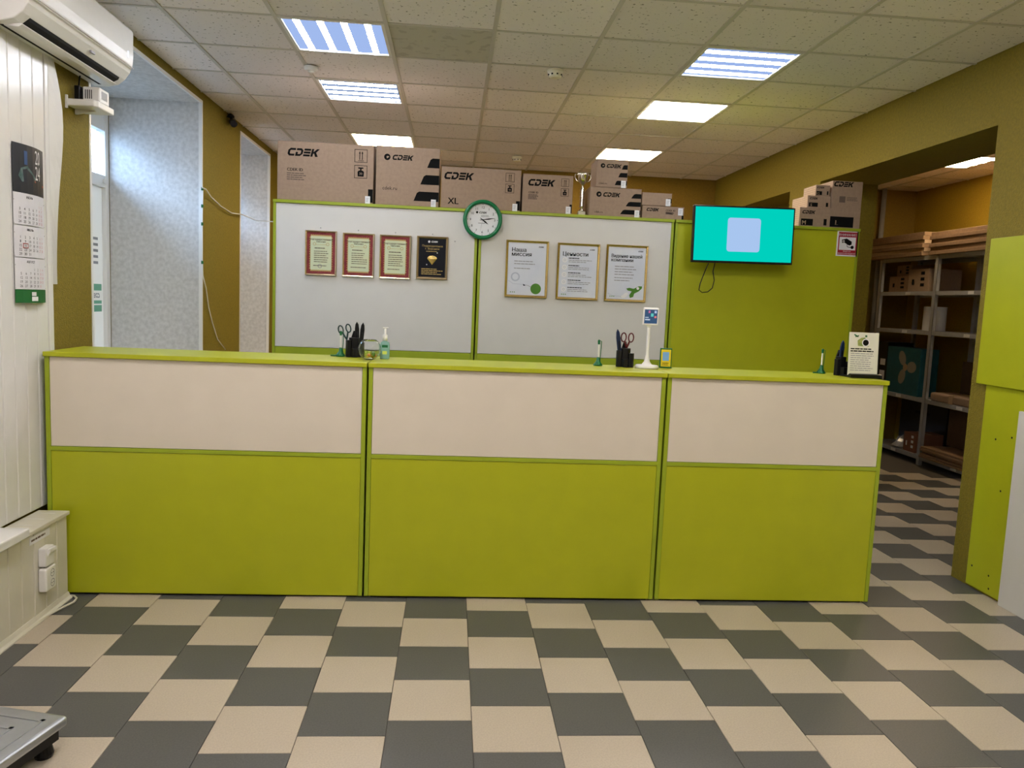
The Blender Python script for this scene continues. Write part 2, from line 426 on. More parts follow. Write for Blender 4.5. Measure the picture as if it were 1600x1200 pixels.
# ================================================================== CEILING LIGHTS
def ceiling_light(k, r, axis, cool, strip, back, label):
    x, y = cell(k, r)
    t = thing('ceiling_light', label, 'ceiling light', (x + .3, y + .3, 2.995), PI / 2 if axis == 'y' else 0, 'square recessed ceiling lights')
    f = MB()
    f.box(-.29, -.29, 0, .29, -.272, .02).box(-.29, .272, 0, .29, .29, .02).box(-.29, -.272, 0, -.272, .272, .02).box(.272, -.272, 0, .29, .272, .02)
    f.build('light_frame', M_WHITE, t)
    MB().box(-.272, -.272, .010, .272, .272, .014).build('diffuser', emis('diffuser_%.2f_%.2f' % (back[0], back[3]), back[:3], back[3]), t)
    for s_ in (-.195, -.065, .065, .195):
        hw, dn = (.017, .002) if back[3] < .6 else (.024, -.006)
        MB().box(-.262, s_ - hw, dn, .262, s_ + hw, .0095).build('led_strip', emis('led_%.2f_%.1f' % (cool[2], strip), cool, strip), t)
COOL = (.86, .90, 1.0); NEUT = (1, .915, .86); WARM = (1, .74, .44)
BLUE = (.42, .58, 1, .42)
spec = {(-2, 0): (COOL, 26, BLUE, 'cool white recessed light nearest on the left, tubes running front to back'),
        (2, 0): (COOL, 15, (.40, .56, 1, .40), 'cool white recessed light nearest on the right, four tubes across'),
        (-2, 2): (COOL, 28, (.45, .62, 1, .28), 'bright cool recessed light second along the left row'),
        (2, 2): (NEUT, 24, (1, .90, .70, 8), 'overbright warm white recessed light second along the right row'),
        (-2, 5): (WARM, 26, (1, .84, .58, 8), 'warm recessed light above the biggest box at the far left'),
        (2, 5): (WARM, 26, (1, .84, .58, 8), 'warm recessed light above the stacked boxes at the far right'),
        (-2, -4): ((1, .93, .93), 42, (1, .95, .85, 1), 'added unseen recessed light above the customer side, left of the viewer'),  # added out of view to brighten the counter front
        (2, -4): (NEUT, 31, (1, .95, .85, 1), 'added unseen recessed light above the customer side, right of the viewer'),  # likewise added, fills the counter side from out of view
        (-2, -8): ((1, .93, .93), 38, (1, .95, .85, 1), 'added unseen rear recessed light behind the viewer on the left'),  # added fill light behind the camera
        (2, -8): (NEUT, 38, (1, .95, .85, 1), 'added unseen rear recessed light behind the viewer on the right'),  # its added partner, also unseen fill
        (7, 4): (WARM, 22, (1, .84, .58, 5), 'recessed light in the storage room ceiling above the steel rack')}
for (k, r), ax in LIGHTS.items():
    c_, s_, b__, lb = spec[(k, r)]; ceiling_light(k, r, ax, c_, s_, b__, lb)

# ================================================================== COUNTER
CY, CZ = 3.80, 1.185
def counter(x0, x1, label):
    t = thing('reception_counter', label, 'counter', (x0, CY, 0), 0, 'counter units in a row'); w = x1 - x0
    MB().box(0, 0, .012, .02, .36, CZ - .022).build('side_panel', M_GREEND, t, bevel=.001)
    MB().box(w - .02, 0, .012, w, .36, CZ - .022).build('side_panel', M_GREEND, t, bevel=.001)
    MB().box(-.002, -.012, CZ - .022, w + .002, .40, CZ).build('counter_top', M_GREEN, t, bevel=.002)
    MB().box(.021, .004, .735, w - .021, .02, CZ - .024).build('upper_panel', M_CREAM, t, bevel=.001)
    MB().box(.021, .003, .012, w - .021, .02, .712).build('lower_panel', M_GREEN, t, bevel=.001)
    MB().box(.02, -.001, .714, w - .02, .02, .733).build('divider_rail', M_GREEND, t, bevel=.001)
    MB().box(.03, .022, .0, w - .03, .05, .06).build('plinth', M_DARK, t)
    MB().box(.02, .33, .40, w - .02, .35, CZ - .03).build('back_board', M_GREEND, t)
    return t
counter(-1.905, -.405, 'left counter unit in lime and cream, beside the wall panelling')
counter(-.395, 1.078, 'middle counter unit in lime and cream, under the tablet stand')
counter(1.088, 2.236, 'right shorter counter unit in lime and cream, by the storage opening')

# ================================================================== PARTITION CABINETS
PY, PZ = 5.55, 2.14
def partition(x0, x1, label, white=True):
    t = thing('tall_partition_cabinet', label, 'cabinet', (x0, PY, 0), 0, 'tall cabinets forming the back partition'); w = x1 - x0
    MB().box(0, 0.002, .02, .018, .45, PZ - .02).build('side_panel', M_GREEND, t, bevel=.001)
    MB().box(w - .018, 0.002, .02, w, .45, PZ - .02).build('side_panel', M_GREEND, t, bevel=.001)
    MB().box(-.001, -.006, PZ - .02, w + .001, .45, PZ).build('top_board', M_GREEND, t, bevel=.001)
    if white:
        MB().box(.019, .006, 1.130, w - .019, .022, PZ - .022).build('upper_panel', M_WBOARD, t, bevel=.001)
        MB().box(.019, .005, .02, w - .019, .022, 1.127).build('lower_panel', M_GREEND, t, bevel=.001)
    else:
        MB().box(.019, .006, .02, w - .019, .022, PZ - .022).build('front_panel', M_GREEN, t, bevel=.001)
    MB().box(.02, .43, .02, w - .02, .445, PZ - .022).build('back_board', M_WBOARD, t)
    return t
partition(-1.252, .158, 'tall white fronted partition cabinet with lime edges carrying four certificates')
partition(.168, 1.562, 'tall white fronted partition cabinet with lime edges carrying three posters')
partition(1.572, 2.945, 'tall all lime partition cabinet behind the television', False)

# ================================================================== CARDBOARD BOXES
def carton(px, Y, depth, label, design, group='branded cartons on top of the partition', z=None, m=M_CARD):
    """px = left,right,top,bottom in photo pixels of the front face; it stands at depth Y"""
    l, r, tpx, bpx = px
    a = onY((l + r) / 2, bpx, Y); x0 = onY(l, (tpx + bpx) / 2, Y).x; x1 = onY(r, (tpx + bpx) / 2, Y).x
    z0 = z if z is not None else PZ + .001
    h = onY((l + r) / 2, tpx, Y).z - a.z; w = x1 - x0
    t = thing('carton', label, 'box', (x0, Y, z0), 0, group)
    MB().box(.001, 0, 0, w - .001, depth, h).build('box_body', m, t, bevel=.004)
    MB().box(0, .0, h - .0005, w, depth / 2 - .002, h + .0025).build('flap', m, t)
    MB().box(0, depth / 2 + .002, h - .0005, w, depth, h + .0025).build('flap', m, t)
    e = -.0008
    def stamp(name, draw):
        q_ = PR(); draw(q_); return q_.build(name, M_INK, t)
    if design in ('big', 'xl', 'mid', 'long'):
        lh = {'big': .052, 'xl': .05, 'mid': .046, 'long': .022}[design]
        lx = .1 * w if design != 'xl' else .03 * w
        stamp('wordmark', lambda i_: i_.logo(lx, h * .93 - lh * 1.3, lh, e))
        if design != 'long':
            s = .088 if design == 'big' else .062 if design == 'xl' else .055
            ix = w * .895 - s / 2 - .02; iz = h * .93 - s
            for q in range(2):
                zz = iz - q * (s * 1.22); ic_ = PR(); ic_.frame(ix, zz, ix + s, zz + s, s * .04, e)
                if q == 0:
                    for d in (.4, .6):
                        ic_.rect(ix + s * (d - .03), zz + s * .2, ix + s * (d + .03), zz + s * .78, e)
                        ic_.poly([(ix + s * (d - .07), zz + s * .68), (ix + s * (d + .07), zz + s * .68), (ix + s * d, zz + s * .86)], e)
                    ic_.rect(ix + s * .28, zz + s * .11, ix + s * .72, zz + s * .15, e)
                else:
                    ic_.poly([(ix + s * a_, zz + s * b__) for a_, b__ in ((.27, .14), (.73, .14), (.75, .5), (.65, .6), (.35, .6), (.25, .5))], e)
                    ic_.rect(ix + s * .44, zz + s * .6, ix + s * .56, zz + s * .74, e); ic_.rect(ix + s * .3, zz + s * .74, ix + s * .7, zz + s * .84, e)
                    PR().text('30' if design == 'big' else '15', ix + s * .5, zz + s * .27, s * .26, e - .0008, bold=.005).build('weight_print', m, t)
                ic_.build('arrow_icon' if q == 0 else 'weight_icon', M_INK, t)
        if design == 'xl': stamp('size_lettering', lambda i_: i_.text('XL', .09 * w, .10 * h, .062, e, 'LEFT', bold=.008))
        else:
            tx = {'big': .1, 'mid': .12, 'long': .56}[design] * w; k = h if design != 'long' else h * 1.2
            stamp('heading_print', lambda i_: i_.text('CDEK ID', tx, .50 * h if design != 'long' else .64 * h, .028 if design == 'big' else .018, e, 'LEFT', bold=.008))
            PR().bars(tx, .46 * h if design != 'long' else .55 * h, .23 * w, 4, .035 * k, .007, e, 3).build('small_print', M_INK2, t)
        stamp('corner_block', lambda i_: i_.rect(w * .945, .02 * h, w - .003, .25 * h if design != 'long' else .35 * h, e))
    elif design != 'plain':                                  # emblem + wordmark + three stepped blocks
        lh = .035 if design == 'side' else .026 if design == 'sideS' else .022
        if design == 'sideM': lh = .03
        zz = h * .90 - lh * 1.4; x_ = .13 * w
        stamp('emblem', lambda i_: i_.disc(x_ + lh * .55, zz + lh * .5, lh * .62, e))
        PR().poly([(x_ + lh * .5, zz + lh * .2), (x_ + lh * .95, zz + lh * .55), (x_ + lh * .65, zz + lh * .7), (x_ + lh * .4, zz + lh * .6)], e - .0006).build('emblem_notch', m, t)
        stamp('wordmark', lambda i_: i_.logo(x_ + lh * 1.5, zz, lh, e))
        stamp('web_address', lambda i_: i_.text('cdek.ru', x_ - .01, .26 * h if design == 'side' else .10 * h, .034 if design == 'side' else .02, e, 'LEFT'))
        bh = .165 * h
        for f0, zq in ((.80, .67), (.70, .38), (.60, .09)):
            a0 = w * f0; zq *= h; sl = .05 * w
            stamp('stepped_block', lambda i_: i_.poly([(a0, zq), (w - .003, zq), (w - .003, zq + bh), (a0 + sl * 1.7, zq + bh), (a0 + sl, zq + bh * .85)], e))
    else: stamp('corner_block', lambda i_: i_.rect(w * .86, h * .25, w - .003, h * .62, e))
    if design == 'small': return t, x0, w, h
    # hanging price label
    lw = .034; lx = w - .055 if design in ('big', 'side', 'xl') else w - .045
    lz = .0 if design != 'long' else .35 * h
    MB().box(lx, -.004, lz, lx + lw, -.0015, lz + .050).build('price_label', M_PAPER, t)
    PR().bars(lx + .006, lz + .036, lw - .012, 3, .010, .003, -.0046, 5).build('label_print', M_GREYP, t)
    return t, x0, w, h
carton((433, 584, 222, 313), PY + .004, .42, 'largest carton at the left end of the partition, with arrow and weight icons', 'big')
carton((587, 687, 229, 320), PY + .004, .42, 'upright carton with three stepped black blocks beside the largest one', 'side')
carton((689, 814, 262, 326), PY + .004, .40, 'wide carton marked XL standing above the wall clock', 'xl')
carton((816, 895, 274, 333), PY + .004, .36, 'medium carton between the XL one and the silver trophy', 'mid')
tF, xF, wF, hF = carton((921, 1002, 294.5, 338.5), PY + .01, .30, 'carton with stepped black blocks right of the trophy, below a smaller one', 'sideM')
carton((932, 981, 249.5, 292.5), PY + .012, .24, 'small carton on top of the pile right of the trophy', 'sideS', z=PZ + hF + .006)
tH, xH, wH, hH = carton((1003, 1069, 322.5, 341.5), PY + .012, .26, 'flat long carton at the right end with its label at the top corner', 'long')
carton((1003, 1050, 302, 321.5), PY + .014, .22, 'flat plain carton lying on the long flat one', 'plain', z=PZ + hH + .006)
# size samples on the lime cabinet
def size_box(px, Y, depth, letter, label, z):
    l, r, tpx, bpx = px; mz = (tpx + bpx) / 2
    x0 = onY(l, mz, Y).x; x1 = onY(r, mz, Y).x; h = onY((l + r) / 2, tpx, Y).z - onY((l + r) / 2, bpx, Y).z; w = x1 - x0
    t = thing('size_sample_box', label, 'box', (x0, Y, z), 0, 'size sample boxes right of the television')
    MB().box(0, 0, 0, w, depth, h).build('box_body', M_CARD, t, bevel=.002)
    s = MB(); n = max(3, int(h / .014))
    for k in range(n): s.box(-.001, .01, h * (k + .25) / n, 0.0005, depth - .01, h * (k + .6) / n)
    s.build('side_print', M_CARDE, t)
    e = -.0008
    if letter == 'L':
        PR().logo(.03 * w, h * .88, .036, e).build('wordmark', M_INK, t); PR().rect(0.0, .03 * h, w * .78, .25 * h, e).build('label_block', M_INK, t); PR().rect(w * .25, h * .55, w * .45, h * .68, e).build('small_block', M_INK2, t)
        PR().text('L', .22 * w, .07 * h, .05, e - .0006, bold=.005).build('size_letter', M_CARDE, t)
        PR().bars(.5 * w, .66 * h, .4 * w, 3, .03 * h, .005, e, 2).build('small_print', M_INK2, t)
    else:
        PR().logo(.08 * w, h * .68, h * .17, e).build('wordmark', M_INK, t); PR().rect(.06 * w, .08 * h, .45 * w, .42 * h, e).build('label_block', M_INK, t); PR().rect(.8 * w, .12 * h, .9 * w, .45 * h, e).build('small_block', M_INK, t)
        PR().text(letter, .16 * w, .12 * h, h * .3, e - .0006, bold=.005).build('size_letter', M_CARDE, t)
    return h
h1 = size_box((1249, 1297, 323, 353.5), PY + .05, .30, 'M', 'lowest of the three small boxes stacked right of the television', PZ + .001)
h2 = size_box((1262, 1298, 304, 323), PY + .055, .26, 'S', 'middle one of the three small boxes stacked right of the television', PZ + .002 + h1)
size_box((1275, 1297, 286.5, 303.5), PY + .06, .20, 'XS', 'topmost of the three small boxes stacked right of the television', PZ + .003 + h1 + h2)
size_box((1299, 1346, 281, 355.5), PY + .05, .22, 'L', 'tall box marked L at the partition end above the warning sign', PZ + .001)
# ---- trophy
p = onY(908, 336, PY + .08); t = thing('trophy_cup', 'silver trophy cup with twisted stem standing between the cartons', 'trophy', (p.x, PY + .08, PZ + .001))
MB().box(-.026, -.026, 0, .026, .026, .030).build('trophy_base', mat('marble', (.55, .50, .38), .3, var=.2), t, bevel=.003)
pr_ = [(.022, .03), (.020, .04), (.008, .05)]
for k in range(12): pr_.append((.013 + .005 * (k % 2), .055 + k * .0115))
pr_ += [(.007, .20), (.006, .215), (.020, .228), (.034, .25), (.040, .285), (.042, .30), (.038, .30), (.030, .25)]
MB().lathe(pr_, 20).build('cup_and_stem', M_CHROME, t, smooth=True)
for s_ in (-1, 1):
    MB().tube([(s_ * .038, 0, .285), (s_ * .056, 0, .290), (s_ * .058, 0, .268), (s_ * .044, 0, .245), (s_ * .026, 0, .238)], .0035, 6).build('handle', M_CHROME, t, smooth=True)

# ================================================================== CLOCK, CERTIFICATES, POSTERS, TV, SIGN
p = onY(754, 343.5, PY - .02)
t = thing('wall_clock', 'round green rimmed wall clock hanging over the cabinet joint', 'clock', (p.x, PY - .008, p.z))
R = .137
rim = MB().lathe([(R * .80, .0), (R * .97, .0), (R, .012), (R, .028), (R * .97, .040), (R * .88, .043), (R * .81, .034), (R * .80, .014)], 48, cap=False)
rim.v = [(x, -z, y) for x, y, z in rim.v]; rim.build('rim', M_CLOCKG, t, smooth=True)
d = MB().lathe([(R * .82, .004), (R * .82, .014)], 40); d.v = [(x, -z, y) for x, y, z in d.v]; d.build('dial', M_PAPER, t)
ink = PR(); e = -.0155
for k in range(12):
    a = PI / 2 - 2 * PI * (k + 1) / 12; r_ = R * .62
    ink.text(str(k + 1), r_ * math.cos(a), r_ * math.sin(a) - .008, .024, e); ink.disc(R * .76 * math.cos(a), R * .76 * math.sin(a), .0026, e, 8)
ink.disc(-.040, .050, .008, e); ink.logo(-.026, .043, .013, e)
ink.bars(-.012, .030, .06, 2, .009, .0025, e, 1); ink.bars(-.03, -.024, .05, 1, .01, .003, e, 4)
ink.build('numerals', M_INK, t)
def hand(ang, l, wd, y, name, m_=M_INK):
    a = math.radians(90 - ang); dx, dz = math.cos(a), math.sin(a); nx, nz = -dz, dx
    PR().poly([(-dx * .02 - nx * wd * .4, -dz * .02 - nz * wd * .4), (dx * l * .5 - nx * wd, dz * l * .5 - nz * wd), (dx * l, dz * l), (dx * l * .5 + nx * wd, dz * l * .5 + nz * wd), (-dx * .02 + nx * wd * .4, -dz * .02 + nz * wd * .4)], y).build(name, m_, t, solid=.0008)
hand(127, .052, .005, -.0175, 'hour_hand'); hand(81, .092, .004, -.019, 'minute_hand'); hand(190, .09, .0008, -.0205, 'second_hand', M_GREYP)

def picture(corners, label, cat, fm, paper, fw=.016, group=None, name='certificate_frame'):
    (lx, ty), (rx, by) = corners
    a = onY(lx, by, PY); b = onY(rx, ty, PY); mx_ = onY((lx + rx) / 2, by, PY)
    x0 = onY(lx, (ty + by) / 2, PY).x; x1 = onY(rx, (ty + by) / 2, PY).x
    h = onY((lx + rx) / 2, ty, PY).z - mx_.z; w = x1 - x0
    t = thing(name, label, cat, (x0, PY - .001, mx_.z), 0, group)
    prof = [(0, 0), (0, -.010), (.004, -.016), (fw * .7, -.013), (fw, -.006), (fw, 0)]
    for side in range(4):
        mb = MB()
        L = w if side % 2 == 0 else h
        i = len(mb.v); n = len(prof)
        for end in (0, 1):
            for (d_, y_) in prof:
                q = d_ if end == 0 else L - d_
                mb.v.append({0: (q, y_, d_), 2: (q, y_, h - d_), 1: (w - d_, y_, q), 3: (d_, y_, q)}[side])
        for k in range(n): k2 = (k + 1) % n; mb.f.append((k, k2, n + k2, n + k))
        mb.f.append(tuple(range(n))); mb.f.append(tuple(reversed(range(n, 2 * n))))
        mb.build('frame_bar', fm, t)
    MB().box(fw * .8, -.006, fw * .8, w - fw * .8, -.001, h - fw * .8).build('sheet', paper, t)
    return t, w, h
M_RED = mat('crimson_border', (.17, .010, .020), .6, col2=(.27, .035, .035), vscale=90)
M_CREAMP = mat('pale_green_sheet', (.66, .66, .42), .8, col2=(.60, .68, .48), vscale=12)
M_ORN = mat('ochre_ornament', (.50, .36, .12), .7)
for k, (lx, rx, ty, by) in enumerate(((477, 526.5, 360.5, 430.5), (535.5, 585, 364.5, 433), (593, 642, 367.5, 436))):
    t, w, h = picture(((lx, ty), (rx, by)), ['red bordered certificate with a round stamp, first from the left', 'red bordered certificate hanging second in the row of four', 'red bordered certificate hanging beside the black plaque'][k], 'certificate', M_SILVER, M_RED, .014, 'red bordered certificates')
    PR().poly([(.036 + .006, .036), (w - .042, .036), (w - .036, .042), (w - .036, h - .042), (w - .042, h - .036), (.042, h - .036), (.036, h - .042), (.036, .042)], -.0066).build('inner_sheet', M_CREAMP, t)
    orn = PR()
    for q in range(11):
        f_ = (q + .5) / 11
        orn.disc(.036 + (w - .072) * f_, h - .034, .006, -.0070, 8); orn.disc(.036 + (w - .072) * f_, .034, .006, -.0070, 8)
    for q in range(14):
        f_ = (q + .5) / 14
        orn.disc(.034, .04 + (h - .08) * f_, .005, -.0070, 8); orn.disc(w - .034, .04 + (h - .08) * f_, .005, -.0070, 8)
    orn.ring(w * .5 - .045, h * .70, .008, .011, -.0072, 14).ring(w * .5 + .045, h * .70, .008, .011, -.0072, 14).rect(w * .5 - .036, h * .685, w * .5 + .036, h * .692, -.0072)
    orn.build('ornament', M_ORN, t)
    ink = PR()
    ink.text('Благодарственное', w / 2, h * .785, .0185, -.0074, bold=.008); ink.text('письмо', w / 2, h * .735, .018, -.0074, bold=.008)
    ink.bars(w * .30, h * .61, w * .45, 1, .02, .006, -.0074, k); ink.bars(w * .28, h * .54, w * .5, 6, h * .047, .0045, -.0074, k + 3); ink.bars(w * .26, h * .22, w * .52, 1, .02, .005, -.0074, k + 9)
    ink.build('writing', mat('brown_ink', (.10, .08, .05), .8), t)
    if k == 0: PR().ring(w * .47, h * .21, .010, .014, -.0076, 18).build('stamp', M_GREYP, t)
t, w, h = picture(((651, 369.5), (699.5, 436.5)), 'black award plaque with a gold gem in a bronze frame', 'plaque', mat('bronze_frame', (.40, .29, .15), .35, metal=.7), mat('black_plaque', (.004, .005, .010), .5, spec=.2), .016)
wt = PR(); wt.disc(w * .39, h * .875, .008, -.0072).logo(w * .46, h * .858, .011, -.0072); wt.build('wordmark', M_PAPER, t)
g_ = PR(); g_.text('Подразделение', w / 2, h * .755, .019, -.0072); g_.text('г. Воронеж', w / 2, h * .69, .019, -.0072)
g_.bars(w * .3, h * .65, w * .42, 1, .02, .004, -.0072, 2); g_.bars(w * .16, h * .24, w * .7, 4, h * .04, .005, -.0072, 6)
g_.build('gold_lettering', M_ORN, t)
gem = MB(); cx, cz = w * .5, h * .45; rr = .034
top = [(cx + rr * math.cos(a), cz + .010 + rr * .62 * math.sin(a)) for a in [PI * k / 6 for k in range(7)]]
for k in range(6):
    gem.face([(top[k][0], -.007, top[k][1]), (top[k + 1][0], -.007, top[k + 1][1]), (cx + (top[k + 1][0] - cx) * .4, -.012, cz + .008), (cx + (top[k][0] - cx) * .4, -.012, cz + .008)])
    gem.face([(cx + (top[k][0] - cx) * .4, -.012, cz + .008), (cx + (top[k + 1][0] - cx) * .4, -.012, cz + .008), (cx, -.008, cz - rr)])
gem.face([(top[0][0], -.007, top[0][1]), (cx + (top[0][0] - cx) * .4, -.012, cz + .008), (cx, -.008, cz - rr)])
gem.face([(top[6][0], -.007, top[6][1]), (cx, -.008, cz - rr), (cx + (top[6][0] - cx) * .4, -.012, cz + .008)])
gem.build('gold_gem', M_GOLD, t)
st = PR(); st.disc(w * .66, h * .62, .004, -.0074, 8).disc(w * .33, h * .34, .004, -.0074, 8); st.build('sparkle', M_PAPER, t)
M_POSTER = mat('poster_sheet', (.60, .64, .74), .5, col2=(.68, .71, .78), vscale=7)
M_LEAF = mat('leaf_green', (.07, .22, .02), .6)
M_NAVY = mat('navy_print', (.012, .016, .024), .8, spec=.15); M_PALE = mat('pale_print', (.46, .50, .60), .7)
for k, (lx, rx, ty, by) in enumerate(((789.5, 856, 376, 465), (869.5, 935.5, 380.5, 468.5), (945.5, 1010.5, 383, 471.5))):
    t, w, h = picture(((lx, ty), (rx, by)), ['gold framed poster with a green planet, headed Наша миссия', 'gold framed poster listing five round icons, headed Ценности', 'gold framed poster with a green rocket, headed Видение нашей компании'][k], 'poster', M_GOLD, M_POSTER, .017, 'gold framed posters', 'framed_poster')
    e = -.0068
    def put(name, m_, q_): return q_.build(name, m_, t)
    put('wordmark', M_NAVY, PR().logo(w * .76, h * .885, .009, e))
    put('dot_row', M_LEAF, PR().disc(w * .14, .036, .004, e, 8).disc(w * .185, .036, .004, e, 8).disc(w * .23, .036, .004, e, 8))
    if k == 0:
        put('heading', M_NAVY, PR().text('Наша', w * .13, h * .80, .040, e, 'LEFT', bold=.008).text('миссия', w * .13, h * .725, .040, e, 'LEFT', bold=.008))
        put('paragraph', M_GREYP, PR().bars(w * .2, h * .635, w * .5, 2, .018, .0055, e, 1)); put('paragraph', M_GREYP, PR().bars(w * .2, h * .51, w * .45, 1, .018, .0055, e, 2))
        put('planet', M_LEAF, PR().disc(w * .73, h * .16, w * .125, e - .0002)); put('flight_line', M_GREYP, PR().line(w * .5, h * .225, w * .66, h * .18, .003, e)); put('paper_plane', M_NAVY, PR().poly([(w * .42, h * .24), (w * .5, h * .215), (w * .44, h * .205)], e))
        put('trail_line', M_PALE, PR().line(w * .08, h * .29, w * .2, h * .235, .003, e).line(w * .2, h * .235, w * .42, h * .23, .003, e))
        put('pale_ring', M_PALE, PR().ring(w * .24, h * .36, .022, .032, e))
    elif k == 1:
        put('heading', M_NAVY, PR().text('Ценности', w * .12, h * .775, .040, e, 'LEFT', bold=.008))
        for q in range(5):
            zz = h * (.70 - q * .13); d_ = put('icon_disc', M_PAPER, PR().disc(w * .18, zz, .018, e)); PR().ring(w * .18, zz, .006, .009, e - .0003, 10).build('icon_ring', M_PALE, d_)
            put('item_heading', M_NAVY, PR().bars(w * .27, zz + .014, w * .35, 1, .02, .006, e, q)); put('paragraph', M_GREYP, PR().bars(w * .27, zz, w * .6, 2, .012, .0045, e, q + 7))
    else:
        put('heading', M_NAVY, PR().text('Видение нашей', w * .12, h * .775, .034, e, 'LEFT', bold=.008, sx=.88).text('компании', w * .12, h * .705, .034, e, 'LEFT', bold=.008))
        put('paragraph', M_GREYP, PR().bars(w * .22, h * .62, w * .6, 4, .019, .0055, e, 3)); put('paragraph', M_GREYP, PR().bars(w * .22, h * .42, w * .5, 2, .019, .0055, e, 5))
        rk = put('rocket', M_LEAF, PR().poly([(w * a, h * b__) for a, b__ in ((.60, .12), (.66, .19), (.56, .20), (.52, .235), (.60, .25), (.70, .235), (.82, .285), (.90, .285), (.90, .25), (.82, .19), (.72, .15), (.70, .09), (.62, .07))], e))
        PR().disc(w * .80, h * .245, .010, e - .0004).build('porthole', M_PAPER, rk)
        PR().poly([(w * a, h * b__) for a, b__ in ((.40, .09), (.50, .155), (.56, .165), (.57, .125), (.50, .07), (.44, .065))], e).build('flame', M_PAPER, rk)
        put('trail_line', M_PALE, PR().line(w * .08, h * .14, w * .2, h * .10, .003, e).line(w * .2, h * .10, w * .4, h * .09, .003, e)); put('trail_line', M_PALE, PR().line(w * .9, h * .29, w * .95, h * .34, .003, e))
for n, (qx, qy) in enumerate(((501, 356), (560, 360), (618, 363.5), (676, 366), (711, 377))):
    p = onY(qx, qy, PY); mb = MB().lathe([(.004, 0), (.004, .006), (.002, .008)], 10); mb.v = [(x, -z, y) for x, y, z in mb.v]
    o = mb.build('screw_head', M_STEEL); o.location = (p.x, PY + .006, p.z)
    tag(o, ['small screw head above the first certificate from the left', 'small screw head above the second certificate from the left', 'small screw head above the third certificate from the left', 'small screw head above the black plaque', 'bare screw head in the white panel left of the clock'][n], 'screw', 'picture screws')

# ---- television on its bracket
TY = 5.35
c = onY(1162, 367.3, TY); tw, th = .722, .392
t = thing('television', 'flat television showing a teal screen on the lime cabinet', 'television', (c.x, TY, c.z)); t.rotation_euler = (0, math.radians(-.9), 0)
MB().box(-tw / 2, 0, -th / 2, tw / 2, .035, th / 2).build('tv_body', M_BLACK, t, bevel=.004)
MB().box(-.15, .035, -.12, .15, .065, .12).build('rear_housing', M_BLACK, t, bevel=.006)
PR().rect(-tw / 2 + .011, -th / 2 + .015, tw / 2 - .011, th / 2 - .011, -.0006).build('screen', emis('teal_screen', (.0, .74, .60), .42), t)
a_ = .118; q = PR(); cr = .02; pts = []
for (sx_, sz_, a0) in ((1, 1, 0), (-1, 1, 90), (-1, -1, 180), (1, -1, 270)):
    for k in range(5):
        an = math.radians(a0 + 22.5 * k); pts.append((.0 + sx_ * (a_ - cr) + cr * math.cos(an), sz_ * (a_ - .002 - cr) + cr * math.sin(an)))
q.poly(pts, -.0012).build('screen_tile', emis('screen_pale', (.42, .60, .92), .46), t)
MB().box(-.05, .065, -.05, .05, .20, .05).build('bracket', M_BLACK, t)
a = onY(1107, 411, TY + .05); pts = [(1107, 411), (1101, 425), (1094, 443), (1092, 453), (1097, 457), (1106, 456), (1113, 450), (1116, 438), (1114, 424), (1117, 411)]
o = MB().tube([onY(x, y, TY + .06) for x, y in pts], .0035, 6).build('television_cable', M_BLACK, smooth=True)
tag(o, 'thin black cable looping below the television', 'cable')
# ---- CCTV warning sign
x0, z0 = onY(1306, 400, PY).x, onY(1323, 400.5, PY).z; w = .160; h = .183
t = thing('warning_sign', 'red and white video surveillance warning sign on the lime cabinet', 'sign', (x0, PY + .005, z0))
MB().box(0, -.003, 0, w, 0, h).build('sign_plate', M_PAPER, t)
rd = PR(); rd.rect(.010, .138, w - .010, h - .010, -.0036).rect(.010, .010, w - .010, .045, -.0036).rect(.010, .045, .018, .138, -.0036).rect(w - .018, .045, w - .010, .138, -.0036)
rd.build('red_border', mat('sign_red', (.36, .012, .03), .5), t)
tx = PR().text('ВНИМАНИЕ!', w / 2, .146, .0225, -.0042, bold=.005); tx.text('ВЕДЕТСЯ', w / 2, .031, .0125, -.0042); tx.text('ВИДЕОНАБЛЮДЕНИЕ', w / 2, .0155, .0125, -.0042)
tx.build('sign_lettering', M_PAPER, t)
ic = PR().poly([(.036, .118), (.072, .128), (.112, .107), (.112, .085), (.094, .078), (.056, .098), (.040, .094)], -.0042).disc(.118, .066, .012, -.0042).line(.078, .088, .080, .068, .004, -.0042).line(.080, .068, .118, .064, .004, -.0042)
ic.build('camera_pictogram', M_INK, t); PR().ring(.050, .108, .004, .008, -.0048, 12).build('pictogram_lens', M_PAPER, t)

# ================================================================== THINGS ON THE COUNTER
def pen_stand(px, py, tx_, ty_, label, tail):
    b = onZ(px, py, CZ); b.y = min(b.y, 4.13); H = onY(tx_, ty_, b.y).z - CZ
    t = thing('pen_stand', label, 'pen stand', (b.x, b.y, CZ + .001), 0, 'chained pens on the counter')
    MB().lathe([(.024, 0), (.025, .006), (.017, .016), (.010, .026), (.008, .042), (.006, .046)], 20).build('stand_base', M_GREENP, t, smooth=True)
    MB().lathe([(.0042, .040), (.0042, H * .86)], 10).build('pen_barrel', M_WHITE, t)
    MB().lathe([(.0058, H * .82), (.0064, H * .9), (.0064, H * .97), (.002, H)], 10).build('pen_cap', M_GREENP, t)
    MB().tube([(.004, 0, H * .96), (.014, 0, H * .94), (.013, 0, H * .6), (.011, 0, H * .25), (.013, 0, .012)], .0022, 6).build('cord', M_GREENP, t, smooth=True)
    if tail: MB().tube([(-.014, -.004, .006), (-.03, -.01, .004), (-.05, -.008, .004)], .004, 6).build('loose_end', M_GREENP, t, smooth=True)
pen_stand(532, 557, 530, 517, 'green chained pen on the left counter beside the black organiser', True)
pen_stand(934, 571.5, 937, 531, 'green chained pen on the middle counter beside the black organiser', False)
